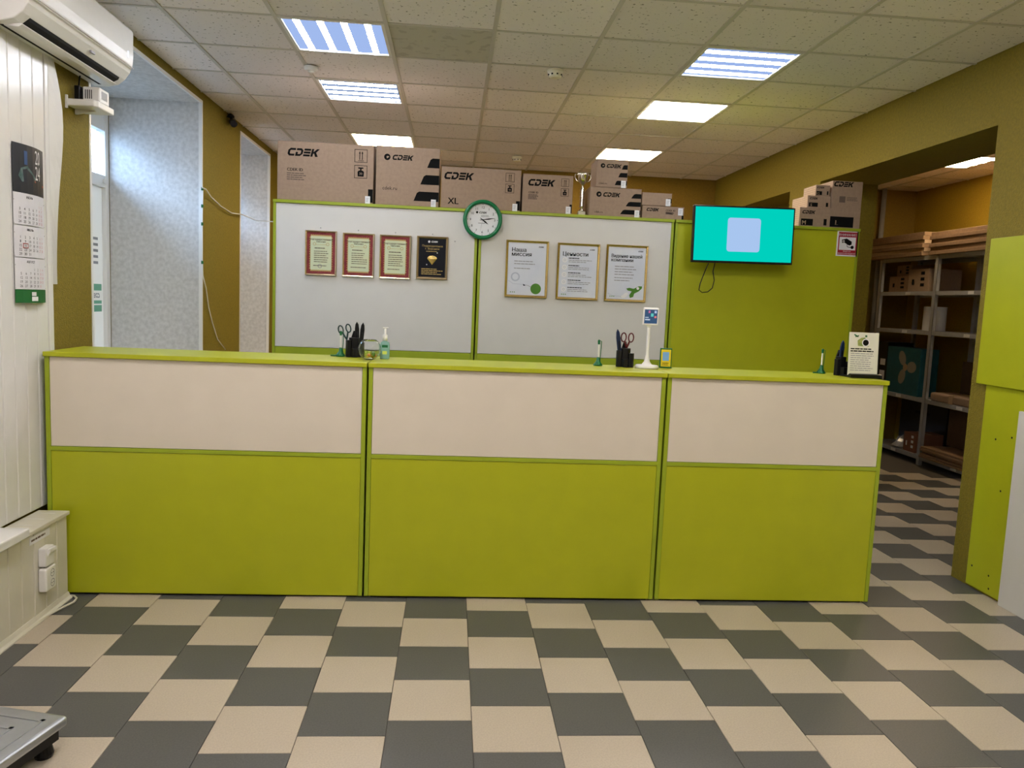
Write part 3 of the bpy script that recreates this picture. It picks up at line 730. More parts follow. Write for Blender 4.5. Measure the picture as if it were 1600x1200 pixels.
pen_stand(1280, 583, 1282, 545, 'green chained pen standing alone on the right counter', True)
def organiser(px, py, label, rz):
    b = onZ(px, py, CZ); b.y = min(b.y + .03, 4.13)
    t = thing('desk_organiser', label, 'organiser', (b.x, b.y, CZ + .001), rz, 'black desk organisers on the counter')
    a = [(.030 * math.cos(2 * PI * k / 6), .030 * math.sin(2 * PI * k / 6)) for k in range(6)]
    MB().prism(a, 0, .10, 'z').build('tall_well', M_BLACK, t, bevel=.002)
    MB().prism([(x * .6 - .030, y * .6 - .018) for x, y in a], 0, .088, 'z').build('side_well', M_BLACK, t, bevel=.002)
    MB().prism([(x * .6 + .030, y * .6 - .018) for x, y in a], 0, .075, 'z').build('side_well', M_BLACK, t, bevel=.002)
    MB().prism([(x * .7, y * .7 - .034) for x, y in a], 0, .045, 'z').build('front_well', M_BLACK, t, bevel=.002)
    MB().prism([(-.02, .09), (.02, .09), (.006, .135), (-.006, .135)], .012, .022, 'y').build('back_rest', M_BLACK, t)
    return b
def scissors(x, y, z, label, m_, lean, r_=.017):
    t = thing('scissors', label, 'scissors', (x, y, z), 0); t.rotation_euler = (0, lean, 0)
    for s_ in (-1, 1):
        L = []
        for k in range(15):
            a = 2 * PI * k / 14; L.append((s_ * .020 + r_ * .72 * math.cos(a), 0, .058 + r_ * 1.25 * math.sin(a)))
        MB().tube(L, .0036, 6, caps=False).build('finger_loop', m_, t, smooth=True)
        MB().tube([(s_ * .014, 0, .040), (s_ * .004, 0, .012), (-s_ * .002, 0, 0)], [.005, .005, .004], 6).build('shank', m_, t, smooth=True)
        MB().prism([(-.004, 0), (.004, 0), (.001 - s_ * .002, -.075)], -.001 * s_ - .0006, -.001 * s_ + .0006, 'y').build('blade', M_CHROME, t)
def blade_knife(x, y, z, label, m_, lean, H=.10, name='box_cutter'):
    t = thing(name, label, 'cutter' if name == 'box_cutter' else 'marker', (x, y, z)); t.rotation_euler = (0, lean, 0)
    MB().prism([(-.009, -.07), (.009, -.07), (.011, H * .6), (.008, H * .85), (0, H), (-.008, H * .85), (-.011, H * .6)], -.006, .006, 'y').build('handle', m_, t, bevel=.002)
    MB().box(-.003, -.0085, -.02, .003, -.006, H * .45).build('slider_groove' if name == 'box_cutter' else 'clip', M_BLACK, t)
M_BLUE = mat('navy_plastic', (.004, .015, .06), .4); M_MAROON = mat('maroon_plastic', (.10, .008, .01), .35)
b = organiser(553, 558, 'black organiser beside the glass bowl on the left counter', .2)
scissors(b.x - .040, b.y - .008, CZ + .088, 'green and black handled scissors standing in the left organiser', mat('dark_green_plastic', (.004, .03, .025), .35), -.22)
blade_knife(b.x + .012, b.y + .004, CZ + .09, 'black marker with pointed cap in the left organiser, nearer the scissors', M_BLACK, -.03, .095, 'marker')
blade_knife(b.x + .036, b.y - .016, CZ + .085, 'black marker with pointed cap in the left organiser, nearer the bowl', M_BLACK, .08, .098, 'marker')
b = organiser(977, 574, 'black organiser next to the white tablet stand', -.1)
blade_knife(b.x - .034, b.y - .016, CZ + .088, 'navy box cutter leaning in the organiser by the tablet stand', M_BLUE, -.14, .115)
scissors(b.x + .008, b.y, CZ + .10, 'maroon handled scissors in the organiser by the tablet stand', M_MAROON, .02, .019)
b = organiser(1316, 587, 'black organiser half hidden behind the leaflet holder', .1)
blade_knife(b.x - .006, b.y - .010, CZ + .09, 'navy box cutter in the organiser behind the leaflet holder', M_BLUE, .05, .10)
# ---- glass bowl with sweets
b = onZ(577, 562, CZ); b.y = min(b.y, 4.02); R = onY(595, 545, b.y).x - onY(577, 545, b.y).x
M_GLASS = mat('clear_glass', (.97, .98, .98), .02, trans=1, ior=1.3)
prof = []
for k in range(13):
    a = -PI / 2 + .35 + (PI - .35 - .62) * k / 12; prof.append((R * math.cos(a), R + R * math.sin(a)))
pin = [(r_ * .955, z_ + (.0022 if k == 0 else 0)) for k, (r_, z_) in enumerate(prof)]
mb = MB().lathe([(.001, prof[0][1])] + prof + list(reversed(pin)) + [(.001, pin[0][1])], 32, cap=False)
t = tag(mb.build('glass_bowl', M_GLASS, smooth=True), 'round clear glass bowl of sweets at the counter joint', 'bowl'); t.location = (b.x, b.y, CZ + .0005 - prof[0][1])
sweets = [('yellow', (.75, .55, .02)), ('orange', (.70, .22, .02)), ('lime', (.40, .50, .02)), ('yellow', (.75, .6, .05)), ('orange', (.75, .3, .05)), ('green', (.10, .25, .03))]
for k, (nm, cc) in enumerate(sweets):
    an = k * 1.05; rr = .022
    o = MB().lathe([(.001, -.012), (.004, -.011), (.007, -.004), (.007, .004), (.004, .011), (.001, .012)], 8).build('sweet', mat('sweet_wrapper_%d' % k, cc, .3), None, smooth=True)
    o.location = (b.x + .012 + rr * math.cos(an) * (1 if k else .2), b.y + rr * math.sin(an) - .004, CZ + .018 + .007 * (k % 3)); o.scale = (1.25,) * 3; o.rotation_euler = (1.2 + k, .5 * k, k)
    tag(o, ['bright yellow wrapped sweet on top in the glass bowl', 'orange wrapped sweet low in the glass bowl', 'lime wrapped sweet lying in the glass bowl', 'pale yellow wrapped sweet lying in the glass bowl', 'pale orange wrapped sweet lying in the glass bowl', 'dark green wrapped sweet lying in the glass bowl'][k], 'sweet', 'sweets in the bowl')
# ---- sanitiser
b = onZ(601, 561, CZ); b.y = min(b.y, 4.08); s_ = (onY(609, 545, b.y).x - onY(594, 545, b.y).x)
H = onY(600, 511, b.y).z - CZ
t = thing('sanitiser_bottle', 'teal hand sanitiser bottle with a white pump on the counter', 'bottle', (b.x, b.y, CZ + .001))
sec = [(s_ * .5 * math.copysign(abs(math.cos(a)) ** .6, math.cos(a)), s_ * .33 * math.copysign(abs(math.sin(a)) ** .6, math.sin(a))) for a in [2 * PI * k / 24 for k in range(24)]]
mb = MB(); zs_ = [(0, .94), (.004, 1), (H * .44, 1), (H * .52, .85), (H * .56, .42), (H * .58, .38)]
for z_, f_ in zs_: mb.v += [(x * f_, y * f_, z_) for x, y in sec]
for k in range(len(zs_) - 1):
    for j in range(24): j2 = (j + 1) % 24; mb.f.append((k * 24 + j, k * 24 + j2, k * 24 + 24 + j2, k * 24 + 24 + j))
mb.f.append(tuple(reversed(range(24)))); mb.f.append(tuple(range(24 * (len(zs_) - 1), 24 * len(zs_))))
mb.build('bottle_body', mat('teal_gel', (.34, .62, .55), .12, trans=.35, ior=1.35), t, smooth=True)
MB().lathe([(.013, H * .57), (.013, H * .74), (.006, H * .78), (.005, H * .95)], 16).build('pump_collar', M_WHITE, t, smooth=True)
MB().prism([(-.014, H * .94), (.016, H * .96), (.018, H * .99), (-.012, H * .99)], -.006, .006, 'y').build('pump_head', M_WHITE, t, bevel=.002)
PR().rect(-s_ * .28, H * .36, s_ * .32, H * .44, -s_ * .335).build('label_band', M_GREENP, t)
PR().rect(-s_ * .22, H * .15, s_ * .24, H * .25, -s_ * .335).build('label_patch', mat('lime_label', (.55, .65, .10), .5), t)
# ---- tablet on a white stand
b = onZ(1010, 575.5, CZ); b.y = min(b.y, 4.09); H = onY(1008, 481, b.y).z - CZ
t = thing('tablet_stand', 'white customer tablet on a slim pedestal stand', 'tablet stand', (b.x, b.y, CZ + .001))
k_ = (onY(1028, 570, b.y).x - onY(992, 570, b.y).x) / 2
MB().lathe([(k_, 0), (k_, .012), (k_ * .93, .017), (k_ * .45, .019), (k_ * .26, .035), (k_ * .17, .06), (.0085, .075), (.0085, H * .68), (.007, H * .70)], 28).build('pedestal', M_WHITE, t, smooth=True)
MB().box(-.012, -.010, H * .68, .010, .008, H * .735).build('hinge', M_WHITE, t, bevel=.002)
tb = bpy.data.objects.new('tablet', None)
sw = (onY(1020, 495, b.y).x - onY(996, 495, b.y).x) / 2
mb = MB().box(-sw, -.006, 0, sw, .006, H * .285); mb.v = [(x + .002 + (z * .06), y - .012 + z * .15, z + H * .715) for x, y, z in mb.v]; mb.build('tablet_body', M_WHITE, t, bevel=.004)
def scr(f0, g0, f1, g1, y):
    pts = []
    for f_, g__ in ((f0, g0), (f1, g0), (f1, g1), (f0, g1)):
        x = sw * f_; z = H * .285 * g__; pts.append((x + .002 + z * .06, y - .012 + z * .15, z + H * .715))
    return pts
PR().face(scr(-.84, .10, .84, .90, -.0068)).build('tablet_screen', emis('tablet_screen_blue', (.045, .09, .17), .5), t)
for nm, cc, rect in (('app_spot', (.55, .15, .30), (-.35, .70, -.12, .84)), ('app_spot', (.12, .55, .50), (-.02, .50, .32, .68)), ('app_spot', (.45, .55, .75), (.42, .70, .7, .84)), ('app_spot', (.7, .2, .2), (.45, .42, .72, .54)), ('screen_caption', (.45, .52, .62), (-.75, .28, -.1, .36)), ('screen_caption', (.45, .52, .62), (-.75, .42, -.3, .47))):
    PR().face(scr(*rect, -.0074)).build(nm, emis('spot_%.2f_%.2f' % (cc[0], cc[1]), cc, .5), t)
# ---- small yellow card in a green stand
b = onZ(1033, 573, CZ); b.y = min(b.y, 4.12); w = onY(1042, 560, b.y).x - onY(1023.5, 560, b.y).x; H = onY(1033, 544, b.y).z - CZ
t = thing('payment_card_stand', 'small yellow card in a green upright frame by the tablet', 'card stand', (b.x, b.y, CZ + .001))
MB().box(-w / 2, 0, 0, w / 2, .006, H).build('green_frame', M_GREENP, t, bevel=.001)
MB().box(-w / 2, -.012, 0, w / 2, .02, .004).build('foot', M_GREENP, t)
PR().rect(-w / 2 + .006, .007, w / 2 - .005, H - .008, -.0006).build('yellow_card', mat('card_yellow', (.75, .58, .02), .5), t)
PR().rect(-w * .28, H * .36, w * .26, H * .80, -.0010).build('blue_panel', mat('card_blue', (.20, .42, .80), .5), t)
PR().bars(-w * .3, H * .24, w * .6, 2, .009, .0035, -.0010, 3).build('card_text', M_INK, t)
# ---- leaflet holder
b = onZ(1345, 590, CZ); b.y = 3.93; w = onY(1369, 555, b.y).x - onY(1322.5, 555, b.y).x; H = onY(1346, 520, b.y).z - CZ
t = thing('leaflet_holder', 'white leaflet with a green camera picture in a black holder', 'leaflet', (b.x - .002, b.y, CZ + .001))
def lean(mb, k=.16): mb.v = [(x + z * .05, y + z * k, z) for x, y, z in mb.v]; return mb
lean(MB().box(-w * .5, 0, .012, w * .5, .002, H)).build('leaflet', mat('leaflet_paper', (.70, .70, .56), .7, col2=(.76, .74, .68), vscale=9), t)
MB().prism([(-.030, 0), (.085, 0), (.085, .006), (.012, .012), (-.012, .022), (-.030, .018)], -w * .5 + .004, w * .5 + .012, 'x').build('holder_foot', M_BLACK, t, bevel=.002)
lean(MB().box(-w * .42, .004, .010, w * .54, .010, H * .93)).build('holder_back', M_BLACK, t)
e = -.0008
lean(PR().poly([(-w * .20, H * .70), (w * .16, H * .69), (w * .18, H * .80), (w * .10, H * .84), (w * .02, H * .89), (-w * .10, H * .88), (-w * .22, H * .82)], e)).build('camera_picture', mat('camera_green', (.13, .26, .06), .6, col2=(.50, .48, .14), vscale=30), t)
lean(PR().ring(w * .06, H * .775, .0, .020, e - .0004, 20)).build('lens_dark', M_INK, t); lean(PR().ring(w * .06, H * .775, .016, .021, e - .0008, 20)).build('lens_ring', M_PAPER, t)
lean(PR().line(-w * .34, H * .95, -w * .2, H * .9, .006, e).line(-w * .3, H * .9, -w * .18, H * .93, .005, e).rect(w * .03, H * .9, w * .10, H * .94, e)).build('leaf_print', M_GREENP, t)
lean(PR().bars(-w * .44, H * .635, w * .8, 2, .012, .006, e, 1)).build('leaflet_heading', M_INK, t)
lean(PR().bars(-w * .43, H * .53, w * .88, 9, H * .046, .0035, e, 4)).build('leaflet_text', M_GREYP, t)
# dark till screen behind the holder
# ================================================================== LEFT WALL THINGS
# ---- air conditioner
t = thing('air_conditioner', 'white split air conditioner high on the left wall', 'air conditioner', (XL + .022, 3.45, 2.56))
prof = [(0, 0), (.075, 0), (.125, .012), (.160, .040), (.185, .075), (.200, .115), (.205, .16), (.205, .285), (.195, .30), (0, .30)]
MB().prism(prof, .0, 1.01, 'y').build('ac_body', M_WHITE, t, bevel=.006)
MB().prism([(.110, .0035), (.150, .0250), (.158, .040), (.150, .042), (.105, .012)], .07, .945, 'y').build('air_slot', M_DARK, t)
MB().prism([(.062, -.004), (.120, -.006), (.136, .004), (.132, .010), (.062, .002)], .05, .955, 'y').build('louvre', M_WHITE, t, bevel=.002)
MB().prism([(.045, -.002), (.060, -.002), (.060, .004), (.045, .004)], .05, .955, 'y').build('lower_gap', M_DARK, t)
MB().box(.2035, .0, .098, .2065, 1.01, .103).build('chrome_line', M_CHROME, t)
MB().box(.176, .56, .050, .186, .60, .060).build('brand_badge', M_STEEL, t)
MB().box(.2050, .93, .14, .2062, .945, .172).build('display', emis('display_white', (.75, .8, 1), .8), t)
# ---- bracket shelf with router
t = thing('wall_shelf', 'small white bracket shelf under the air conditioner', 'shelf', (XL, 4.19, 2.385))
MB().prism([(0, 0), (.135, .0), (.15, .02), (.15, .205), (0, .205)], .012, .046, 'z').build('shelf_tray', M_WHITE, t, bevel=.006)
MB().prism([(.002, .012), (.002, -.012), (.010, -.012), (.10, .006), (.10, .012)], .09, .105, 'y').build('bracket', M_WHITE, t)
MB().box(0, -.006, -.002, .010, .004, .062).build('end_flange', M_WHITE, t)
t = thing('router_box', 'white vented router box standing on the bracket shelf', 'router', (XL + .055, 4.25, 2.432))
MB().box(0, 0, 0, .085, .11, .075).build('router_body', M_WHITE, t, bevel=.006)
v = MB()
for k in range(4): v.box(.012 + k * .010, -.001, .015, .016 + k * .010, .001, .06)
v.build('vent_slot', M_DARK, t)
v = MB()
for k in range(5): v.box(.0845, .02 + k * .014, .02, .0862, .026 + k * .014, .06)
v.build('vent_slot', M_GREYP, t)
t = thing('power_adapter', 'black power adapter standing beside the white router', 'adapter', (XL + .02, 4.235, 2.432))
MB().box(0, 0, 0, .028, .045, .075).build('adapter_body', M_BLACK, t, bevel=.004)
MB().tube([(.014, .022, .075), (.018, .024, .12), (.03, .03, .17)], .0035, 6).build('adapter_cable', M_BLACK, t, smooth=True)
# ---- calendar on the cladding
p0 = onX(20, 345, -1.925); p1 = onX(67.5, 350, -1.925)
t = thing('wall_calendar', 'three month wall calendar for 2024 with a dark picture on top', 'calendar', (-1.922, p0.y, 1.412), PI / 2)
w = p1.y - p0.y; H = 2.108 - 1.412
bow = lambda mb, am=.02: (setattr(mb, 'v', [(x, y - am * math.sin(PI * min(1, max(0, x / w))), z) for x, y, z in mb.v]), mb)[1]
def page(z0, z1, m_, name):
    mb = MB(); n = 6
    for k in range(n):
        a, b__ = w * k / n, w * (k + 1) / n
        mb.face([(a, 0, z0), (b__, 0, z0), (b__, 0, z1), (a, 0, z1)])
    return bow(mb).build(name, m_, t, solid=.0015)
page(H * .695, H, mat('night_picture', (.003, .004, .006), .4, col2=(.008, .012, .02), vscale=6), 'picture_sheet')
page(0, H * .085, mat('calendar_green', (.008, .13, .025), .5), 'green_footer')
e = -.0018
bow(PR().text('20', w * .68, H * .895, .088, e, sx=.62).text('24', w * .68, H * .795, .088, e, sx=.62)).build('year_numerals', M_PAPER, t)
bow(PR().poly([(w * .12, H * .80), (w * .18, H * .85), (w * .34, H * .87), (w * .46, H * .84), (w * .60, H * .80), (w * .60, H * .785), (w * .2, H * .765)], e)).build('picture_car', mat('picture_teal', (.03, .09, .08), .4, col2=(.12, .18, .17), vscale=40), t)
bow(PR().rect(w * .26, H * .875, w * .34, H * .96, e)).build('picture_light', mat('picture_blue', (.02, .07, .20), .5), t)
bow(PR().line(w * .55, H * .785, w * .98, H * .765, .010, e)).build('picture_glow', mat('picture_red', (.35, .08, .04), .5), t)
M_SHEET = mat('calendar_paper', (.70, .69, .72), .8)
for q, (s0, nd, nm) in enumerate(((5, 30, 'ИЮНЬ'), (0, 31, 'ИЮЛЬ'), (3, 31, 'АВГУСТ'))):
    z1 = H * (.695 - .204 * q); z0 = z1 - H * .199
    page(z0, z1, M_SHEET, 'month_sheet')
    ink = PR(); red = PR(); bar = PR()
    ink.text(nm, w * .38, z1 - .022, .015, e, bold=.005)
    bar.rect(0, z1 - .035, w, z1 - .030, e); bar.rect(0, z0 + .003, w, z0 + .006, e)
    for d_ in range(1, nd + 1):
        k = s0 + d_ - 1; cx_ = w * (.13 + .115 * (k % 7)); cz_ = z1 - .050 - .0185 * (k // 7)
        (red if k % 7 > 4 else ink).text(str(d_), cx_, cz_ - .006, .0165, e)
    bow(ink).build('day_numbers', M_INK, t); bow(bar).build('rule_lines', M_GREYP, t); bow(red).build('weekend_numbers', mat('weekend_red', (.55, .16, .20), .8), t)
    if q == 1: bow(PR().frame(w * .18, z1 - .099, w * .31, z1 - .077, .0032, e - .001)).build('date_marker', mat('marker_red', (.35, .02, .02), .5), t)
bow(PR().rect(w * .38, H * .012, w * .58, H * .04, e).rect(w * .38, H * .045, w * .52, H * .07, e)).build('footer_label', M_PAPER, t)
# ---- boxed in pipes with plastic panels
t = thing('pipe_casing', 'white plastic panelled pipe casing along the left wall by the floor', 'casing', (-1.93, 1.2, 0)); Lc = 3.765 - 1.2
MB().box(0, 0, 0, .118, Lc, .412).build('casing_core', M_PVCW, t)
MB().box(0, 0, .412, .142, Lc + .004, .430).build('casing_top', M_PVCW, t, bevel=.003)
pp = MB().prism([(0, 0), (0, .009), (.003, .012), (.093, .012), (.096, .009), (.096, 0)], .03, .412, 'z'); pp.v = [(b__, a, z) for a, b__, z in pp.v]
first_ = None; y = Lc - .098
while y > 0:
    if first_ is None: first_ = pp.build('panel', M_PVCW, t); first_.location = (.118, y, 0)
    else: share(first_, 'panel', t, (.118, y, 0))
    y -= .0995
sl = MB().box(.022, 0, .430, .10, .005, .4312); o_ = None
y = Lc - .05
for k in range(9):
    if o_ is None: o_ = sl.build('top_seam', M_WHITE, t); o_.location = (0, y, 0)
    else: share(o_, 'top_seam', t, (0, y, 0))
    y -= .0995
MB().prism([(.118, 0), (.150, 0), (.150, .006), (.138, .014), (.132, .032), (.118, .036)], 0, Lc, 'y').build('skirting', M_PVCW, t)
MB().box(.0, 0, .4305, .175, Lc - .41, .470).build('sill_board', M_PVC, t, bevel=.006)
XF = -1.80
# label, switch, socket
t = thing('notice_strip', 'thin paper notice strip stuck above the light switch', 'label', (-1.7985, 3.43, .365), PI / 2)
MB().box(0, -.0012, 0, .17, 0, .034).build('strip_paper', M_PAPER, t); PR().bars(.012, .017, .15, 1, .01, .009, -.0018, 8).build('strip_writing', M_INK2, t)
t = thing('light_switch', 'white surface light switch above the double socket', 'switch', (-1.799, 3.497, .245), PI / 2)
MB().box(0, -.034, 0, .075, 0, .085).build('switch_box', M_WHITE, t, bevel=.005)
MB().prism([(-.036, .048), (-.046, .064), (-.046, .078), (-.034, .078), (-.034, .048)], .015, .072, 'x').build('rocker', M_WHITE, t)
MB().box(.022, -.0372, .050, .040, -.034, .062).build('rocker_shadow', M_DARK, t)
t = thing('wall_socket', 'white double power socket low on the panelled casing', 'socket', (-1.799, 3.492, .130), PI / 2)
MB().box(0, -.036, 0, .092, 0, .108).build('socket_box', M_WHITE, t, bevel=.009, segs=3)
for k in range(2):
    z = .030 + k * .046; PR().ring(.055, z, .015, .018, -.0366, 18).build('socket_ring', M_GREYP, t)
    h_ = PR(); h_.disc(.048, z, .003, -.0368, 10).disc(.062, z, .003, -.0368, 10); h_.build('pin_hole', M_INK, t)
pts = [(0, 1012), (40, 984), (75, 961), (100, 948), (115, 941), (120, 935), (116, 931), (110, 931)]
o = MB().tube([onZ(x, y, .008) for x, y in pts], .0055, 8).build('floor_cable', M_PVCW, smooth=True); tag(o, 'white cable lying along the skirting to the counter', 'cable')
# ---- platform scale
t = thing('platform_scale', 'stainless steel platform scale in the near left corner', 'scale')
cR = onZ(107, 1117, .12); a1 = onZ(0, 1101, .12); ux = (cR - a1).normalized(); uy = Vector((-ux.y, ux.x, 0)) * -1
t.location = (cR.x, cR.y, 0); t.rotation_euler = (0, 0, math.atan2(ux.y, ux.x))
S1, S2 = .40, .50
MB().box(-S1, -S2, .085, 0, 0, .12).build('weighing_plate', M_STAIN, t, bevel=.012, segs=3)
MB().box(-S1 + .02, -S2 + .02, .045, -.02, -.02, .085).build('scale_frame', M_BLACK, t)
for k in range(4):
    d_ = .045 + k * .06
    mb = MB()
    for (x0, y0, x1, y1) in ((-S1 + d_, -d_ - .012, -d_, -d_), (-S1 + d_, -S2 + d_, -d_, -S2 + d_ + .012), (-d_ - .012, -S2 + d_, -d_, -d_), (-S1 + d_, -S2 + d_, -S1 + d_ + .012, -d_)):
        mb.box(x0, y0, .1195, x1, y1, .1225)
    mb.build('pressed_rib', M_STAIN, t)
for (x, y) in ((-.05, -.05), (-S1 + .05, -.05), (-.05, -S2 + .05), (-S1 + .05, -S2 + .05)):
    MB().lathe([(.026, 0), (.030, .012), (.022, .046)], 16, (x, y, 0)).build('rubber_foot', M_BLACK, t)
# ---- cables, camera, detectors
pts = [(316, 293), (322, 296), (330, 308), (345, 322), (362, 333), (378, 335)]
P3 = [onX(x, y, XL + .026) for x, y in pts] + [Vector((XL + .03, 7.9, 2.19)), Vector((-1.6, 7.6, 2.16)), Vector((-1.26, 6.0, 2.16))]
o = MB().tube(P3, .005, 6).build('hanging_cable', M_WHITE, smooth=True); tag(o, 'white cable sagging from the wall corner to the partition', 'cable')
pts = [(317, 293), (316, 340), (316, 400), (317, 430), (322, 450), (326, 480), (332, 505), (340, 530), (352, 546)]
o = MB().tube([onX(x, y, XL + .012) for x, y in pts], .0045, 6).build('corner_cable', M_WHITE, smooth=True); tag(o, 'white cable running down the niche corner, tied with green tape', 'cable')
for k, zz in enumerate((295, 322, 350, 410)):
    p = onX(316, zz, XL + .012); o = MB().tube([(p.x, p.y, p.z - .012), (p.x, p.y, p.z + .012)], .009, 8).build('tape_tie', M_GREENP)
    tag(o, ['green tape tie at the top of the corner cable', 'green tape tie second down the corner cable', 'green tape tie third down the corner cable', 'green tape tie lowest on the corner cable'][k], 'tape', 'green tape ties')
p = onX(354, 178, XL)
t = thing('security_camera', 'black bullet security camera under the ceiling on the left wall', 'camera', (XL, p.y, 2.93), 0)
MB().lathe([(.03, 0), (.03, .012), (.012, .03)], 16, (.035, 0, .035)).build('mount', M_BLACK, t, smooth=True)
MB().tube([(.035, 0, .035), (.05, .0, -.005)], .011, 8).build('arm', M_BLACK, t)
MB().tube([(.025, .09, .018), (.07, -.05, -.022), (.085, -.09, -.034)], .030, 14).build('camera_housing', M_BLACK, t, smooth=False)
MB().tube([(.084, -.088, -.033), (.087, -.096, -.0355)], .022, 14).build('lens', mat('lens_glass', (.02, .02, .03), .05), t)
for k, (x, y, r_) in enumerate(((.606, 5.134, .052), (.611, 8.2, .052))):
    t = thing('smoke_detector', ['cream smoke detector on the ceiling near the middle light row', 'cream smoke detector far back above the medium carton'][k], 'smoke detector', (x, y, 2.994), 0, 'smoke detectors')
    mb = MB().lathe([(r_ * 1.0, 0), (r_, -.014), (r_ * .86, -.024), (r_ * .80, -.042), (r_ * .55, -.050)], 24); mb.build('detector_body', mat('cream_plastic', (.84, .80, .66), .4), t, smooth=False)
    v = MB()
    for q in range(8):
        a = 2 * PI * q / 8 + .2; v.box(r_ * .83 * math.cos(a) - .005, r_ * .83 * math.sin(a) - .005, -.037, r_ * .83 * math.cos(a) + .005, r_ * .83 * math.sin(a) + .005, -.029)
    v.build('detector_slot', M_DARK, t)
t = thing('motion_sensor', 'small white sensor on the ceiling beside the left light row', 'sensor', (-.985, 5.42, 2.995))
MB().lathe([(.045, 0), (.045, -.016), (.036, -.026)], 22).build('sensor_body', M_WHITE, t); MB().lathe([(.020, -.026), (.018, -.036), (.004, -.040)], 16).build('sensor_dome', M_WHITE, t, smooth=True)

# ================================================================== RIGHT WALL BOARDS
def wallboard(ya, yb, z0, z1, thick, off, label, m_, holes=()):
    t = thing('wall_board', label, 'board', (XR - off, yb, 0), -PI / 2)
    MB().box(0, -thick, z0, yb - ya, 0, z1).build('board', m_, t, bevel=.002)
    h_ = None
    for (y, z) in holes:
        mb = PR().disc(yb - y, z, .006, -thick - .0006, 10); mb.build('screw_hole', M_DARK, t)
wallboard(1.6, 4.10, .015, 1.165, .016, 0, 'lower lime board with screw holes on the right wall', M_GREEN, [(3.98, .87), (3.90, .60), (4.06, .13), (3.92, .12), (3.91, .05), (3.86, .9)])
wallboard(1.6, 4.16, 1.160, 1.965, .018, .018, 'upper lime board standing proud on the right wall', M_GREEN)
wallboard(1.6, 3.805, .0, 1.05, .018, .018, 'white board leaning at the near right edge of the wall', M_WBOARD)

# ================================================================== STORAGE ROOM
RX, SD = 4.85, .48
t = thing('steel_rack', 'grey steel shelving rack in the dark storage room', 'shelving', (RX, 0, 0))
posts = (8.60, 7.575, 6.55, 5.6)
for y in posts:
    for x in (0, SD - .035):
        mb = MB().box(x, y - .025, 0, x + .035 if x else .004, y + .025, 2.148)
        if not x: mb.box(0, y - .025, 0, .035, y - .021, 2.148)
        mb.build('post', M_RACK, t)
LV = (2.155, 1.79, 1.385, .69, .10)
for z in LV:
    for k in range(3):
        y1, y0 = posts[k] - .028, posts[k + 1] + .028
        mb = MB().box(0.005, y0, z - .006, SD, y1, z); mb.box(.002, y0, z - .042, .008, y1, z); mb.box(SD - .006, y0, z - .042, SD, y1, z)
        mb.build('shelf_board', M_RACK, t)
        if k < 2:
            c_ = (y0 + y1) / 2 - .1
            if z < 2.1: MB().box(-.001, c_, z - .036, .002, c_ + .085, z - .006).build('tag_holder', M_WHITE, t)
# flattened cartons on top and bottom
ORD = ['lowest', 'second lowest', 'third lowest', 'third from the top', 'second from the top', 'topmost']; ORD5 = ['lowest', 'second lowest', 'middle', 'second from the top', 'topmost']
def sheet(x0, y0, x1, y1, z, th_, label, group, rz=0, m_=M_CARDD):
    o = MB().box(-(x1 - x0) / 2, -(y1 - y0) / 2, 0, (x1 - x0) / 2, (y1 - y0) / 2, th_).build('flattened_carton', m_, None, bevel=.003)
    o.location = ((x0 + x1) / 2, (y0 + y1) / 2, z); o.rotation_euler = (0, 0, rz); tag(o, label, 'cardboard', group)
z = 2.157
for k in range(6):
    th_ = .037; sheet(RX - .02 + .012 * (k % 2), 6.45, RX + .44, 7.70, z, th_, 'flattened carton, %s of the rack top pile by the right jamb' % ORD[k], 'flattened cartons on the rack top', random.uniform(-.015, .015)); z += th_ + .001
z = 2.157
for k in range(6):
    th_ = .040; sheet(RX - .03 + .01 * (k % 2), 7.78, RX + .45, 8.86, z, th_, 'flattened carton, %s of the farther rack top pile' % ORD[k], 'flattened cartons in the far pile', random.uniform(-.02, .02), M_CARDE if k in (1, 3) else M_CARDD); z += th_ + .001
z = .102
for k in range(5):
    th_ = .022; sheet(RX - .05 + .015 * (k % 3), 6.65, RX + .42, 7.49, z, th_, 'flattened carton, %s of the pile on the lowest rack shelf' % ORD5[k], 'flattened cartons on the lowest shelf', random.uniform(-.02, .02)); z += th_ + .001
# boxes on the second shelf
def plainbox(x0, y0, z0, dx, dy, dz, label, m_=M_CARDD, marks=True, name='storage_box', dark=M_INK):
    t = thing(name, label, 'box', (x0, y0, z0))
    MB().box(0, 0, 0, dx, dy, dz).build('box_body', m_, t, bevel=.003)
    MB().box(dx * .45, -.001, dz - .0005, dx * .55, dy + .001, dz + .0015).build('tape', M_CARDE, t)
    if marks:
        for k in range(3): MB().box(-.0012, dy * .2, dz * (.22 + .26 * k), .0005, dy * .38, dz * (.36 + .26 * k)).build('box_mark', dark, t)
        MB().box(-.0012, dy * .7, dz * .3, .0005, dy * .8, dz * .55).build('box_mark', dark, t)
plainbox(RX + .04, 7.75, 1.791, .36, .36, .235, 'pale brown carton with dark marks on the upper rack shelf', M_CARD)
plainbox(RX + .05, 8.13, 1.791, .34, .36, .17, 'low brown carton at the far end of the upper rack shelf', M_CARDD)
plainbox(RX + .10, 8.16, 1.963, .25, .28, .12, 'small carton stacked on the far low carton of the rack', M_CARDD)
# paper roll
t = thing('paper_roll', 'thick white paper roll on the middle rack shelf', 'paper roll', (RX + .18, 7.80, 1.386))
MB().lathe([(.03, 0), (.108, 0), (.11, .004), (.11, .246), (.108, .25), (.03, .25)], 32).build('roll', M_PAPER, t, smooth=False)
MB().lathe([(.024, .002), (.030, .002), (.030, .252), (.024, .252)], 20, cap=False).build('core_tube', M_CARDE, t)
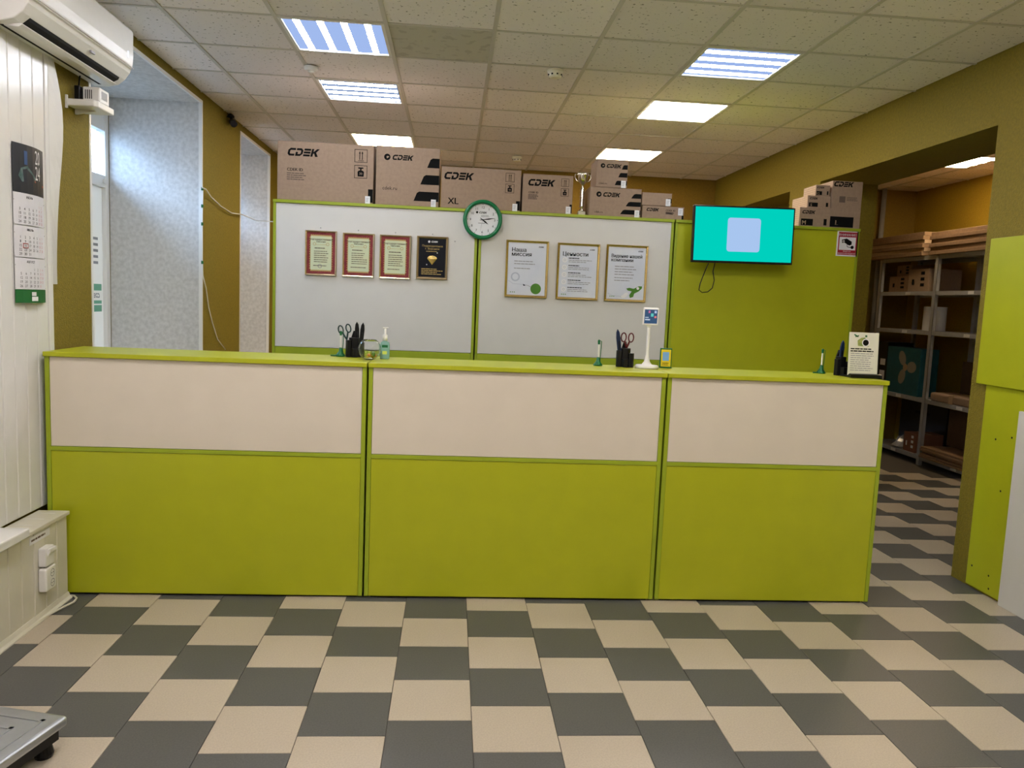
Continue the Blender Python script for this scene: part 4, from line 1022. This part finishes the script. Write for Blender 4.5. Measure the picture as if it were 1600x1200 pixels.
# fan box
t = thing('fan_box', 'teal box with a printed fan on the lower rack shelf', 'box', (RX + .02, 7.72, .691))
MB().box(0, 0, 0, .20, .62, .50).build('box_body', mat('teal_box', (.015, .10, .13), .5, var=.1), t, bevel=.003)
fb = MB(); c0 = (.26, .29)
M_FAN = mat('fan_print', (.30, .28, .22), .6)
for k in range(3):
    a = PI / 2 - .6 + k * 2 * PI / 3; cx, cz = c0[0] + .115 * math.cos(a), c0[1] + .115 * math.sin(a)
    fb.face([(-.001, cx + .085 * math.cos(a) * math.cos(q) - .06 * math.sin(a) * math.sin(q), cz + .085 * math.sin(a) * math.cos(q) + .06 * math.cos(a) * math.sin(q)) for q in [2 * PI * j / 16 for j in range(16)]])
fb.build('fan_blades', M_FAN, t)
MB().face([(-.002, c0[0] + .04 * math.cos(q), c0[1] + .04 * math.sin(q)) for q in [2 * PI * j / 16 for j in range(16)]]).build('fan_hub', M_CARDE, t)
t = thing('paper_parcel', 'brown wrapped parcel lying on the lower rack shelf', 'parcel', (RX + .02, 6.84, .691), .05)
MB().box(0, 0, 0, .30, .62, .085).build('parcel_body', M_CARD, t, bevel=.02, segs=3); MB().box(-.001, .28, -.0, .301, .34, .0862).build('tape', M_CARDE, t)
t = thing('small_parcel', 'small brown bundle at the near end of the lower rack shelf', 'parcel', (RX + .01, 6.63, .691))
MB().box(0, 0, 0, .2, .14, .11).build('parcel_body', M_CARDD, t, bevel=.02, segs=3); MB().box(.09, -.001, 0, .11, .141, .111).build('string', M_CARDE, t)
plainbox(RX + .03, 7.68, .101, .3, .22, .20, 'small reddish carton on the lowest rack shelf by the post', mat('red_brown_carton', (.22, .09, .05), .8), True, 'storage_box', M_PAPER)
t = thing('plastic_bag', 'crumpled clear bag on the lowest rack shelf by the reddish carton', 'bag', (RX + .10, 8.02, .101))
rn = random.Random(3); mb = MB().lathe([(.06, 0), (.10, .02), (.09, .07), (.06, .11), (.02, .13)], 12)
mb.v = [(x * rn.uniform(.75, 1.2), y * rn.uniform(.75, 1.2), max(0, z * rn.uniform(.85, 1.15))) for x, y, z in mb.v]; mb.build('bag_film', mat('bag_film', (.45, .45, .46), .2), t)

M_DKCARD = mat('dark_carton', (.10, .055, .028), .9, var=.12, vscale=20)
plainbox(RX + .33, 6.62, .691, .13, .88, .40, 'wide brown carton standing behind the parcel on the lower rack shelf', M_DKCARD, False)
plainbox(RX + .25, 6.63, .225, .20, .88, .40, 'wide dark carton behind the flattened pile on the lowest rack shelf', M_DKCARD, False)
t = thing('black_case', 'large black case filling the lowest rack shelf under the fan box', 'case', (RX + .34, 7.66, .101))
MB().box(0, 0, 0, .12, .86, .52).build('case_shell', M_BLACK, t, bevel=.01); MB().box(-.006, .30, .36, .0, .56, .39).build('case_handle', M_DARK, t)
t = thing('labelled_black_box', 'black box with pale labels beside the fan box on the rack', 'box', (RX + .02, 8.345, .691))
MB().box(0, 0, 0, .3, .20, .54).build('box_body', M_BLACK, t, bevel=.004)
for z0, z1 in ((.12, .22), (.28, .35)): MB().box(-.0015, .03, z0, .0005, .13, z1).build('pale_label', M_PAPER, t)
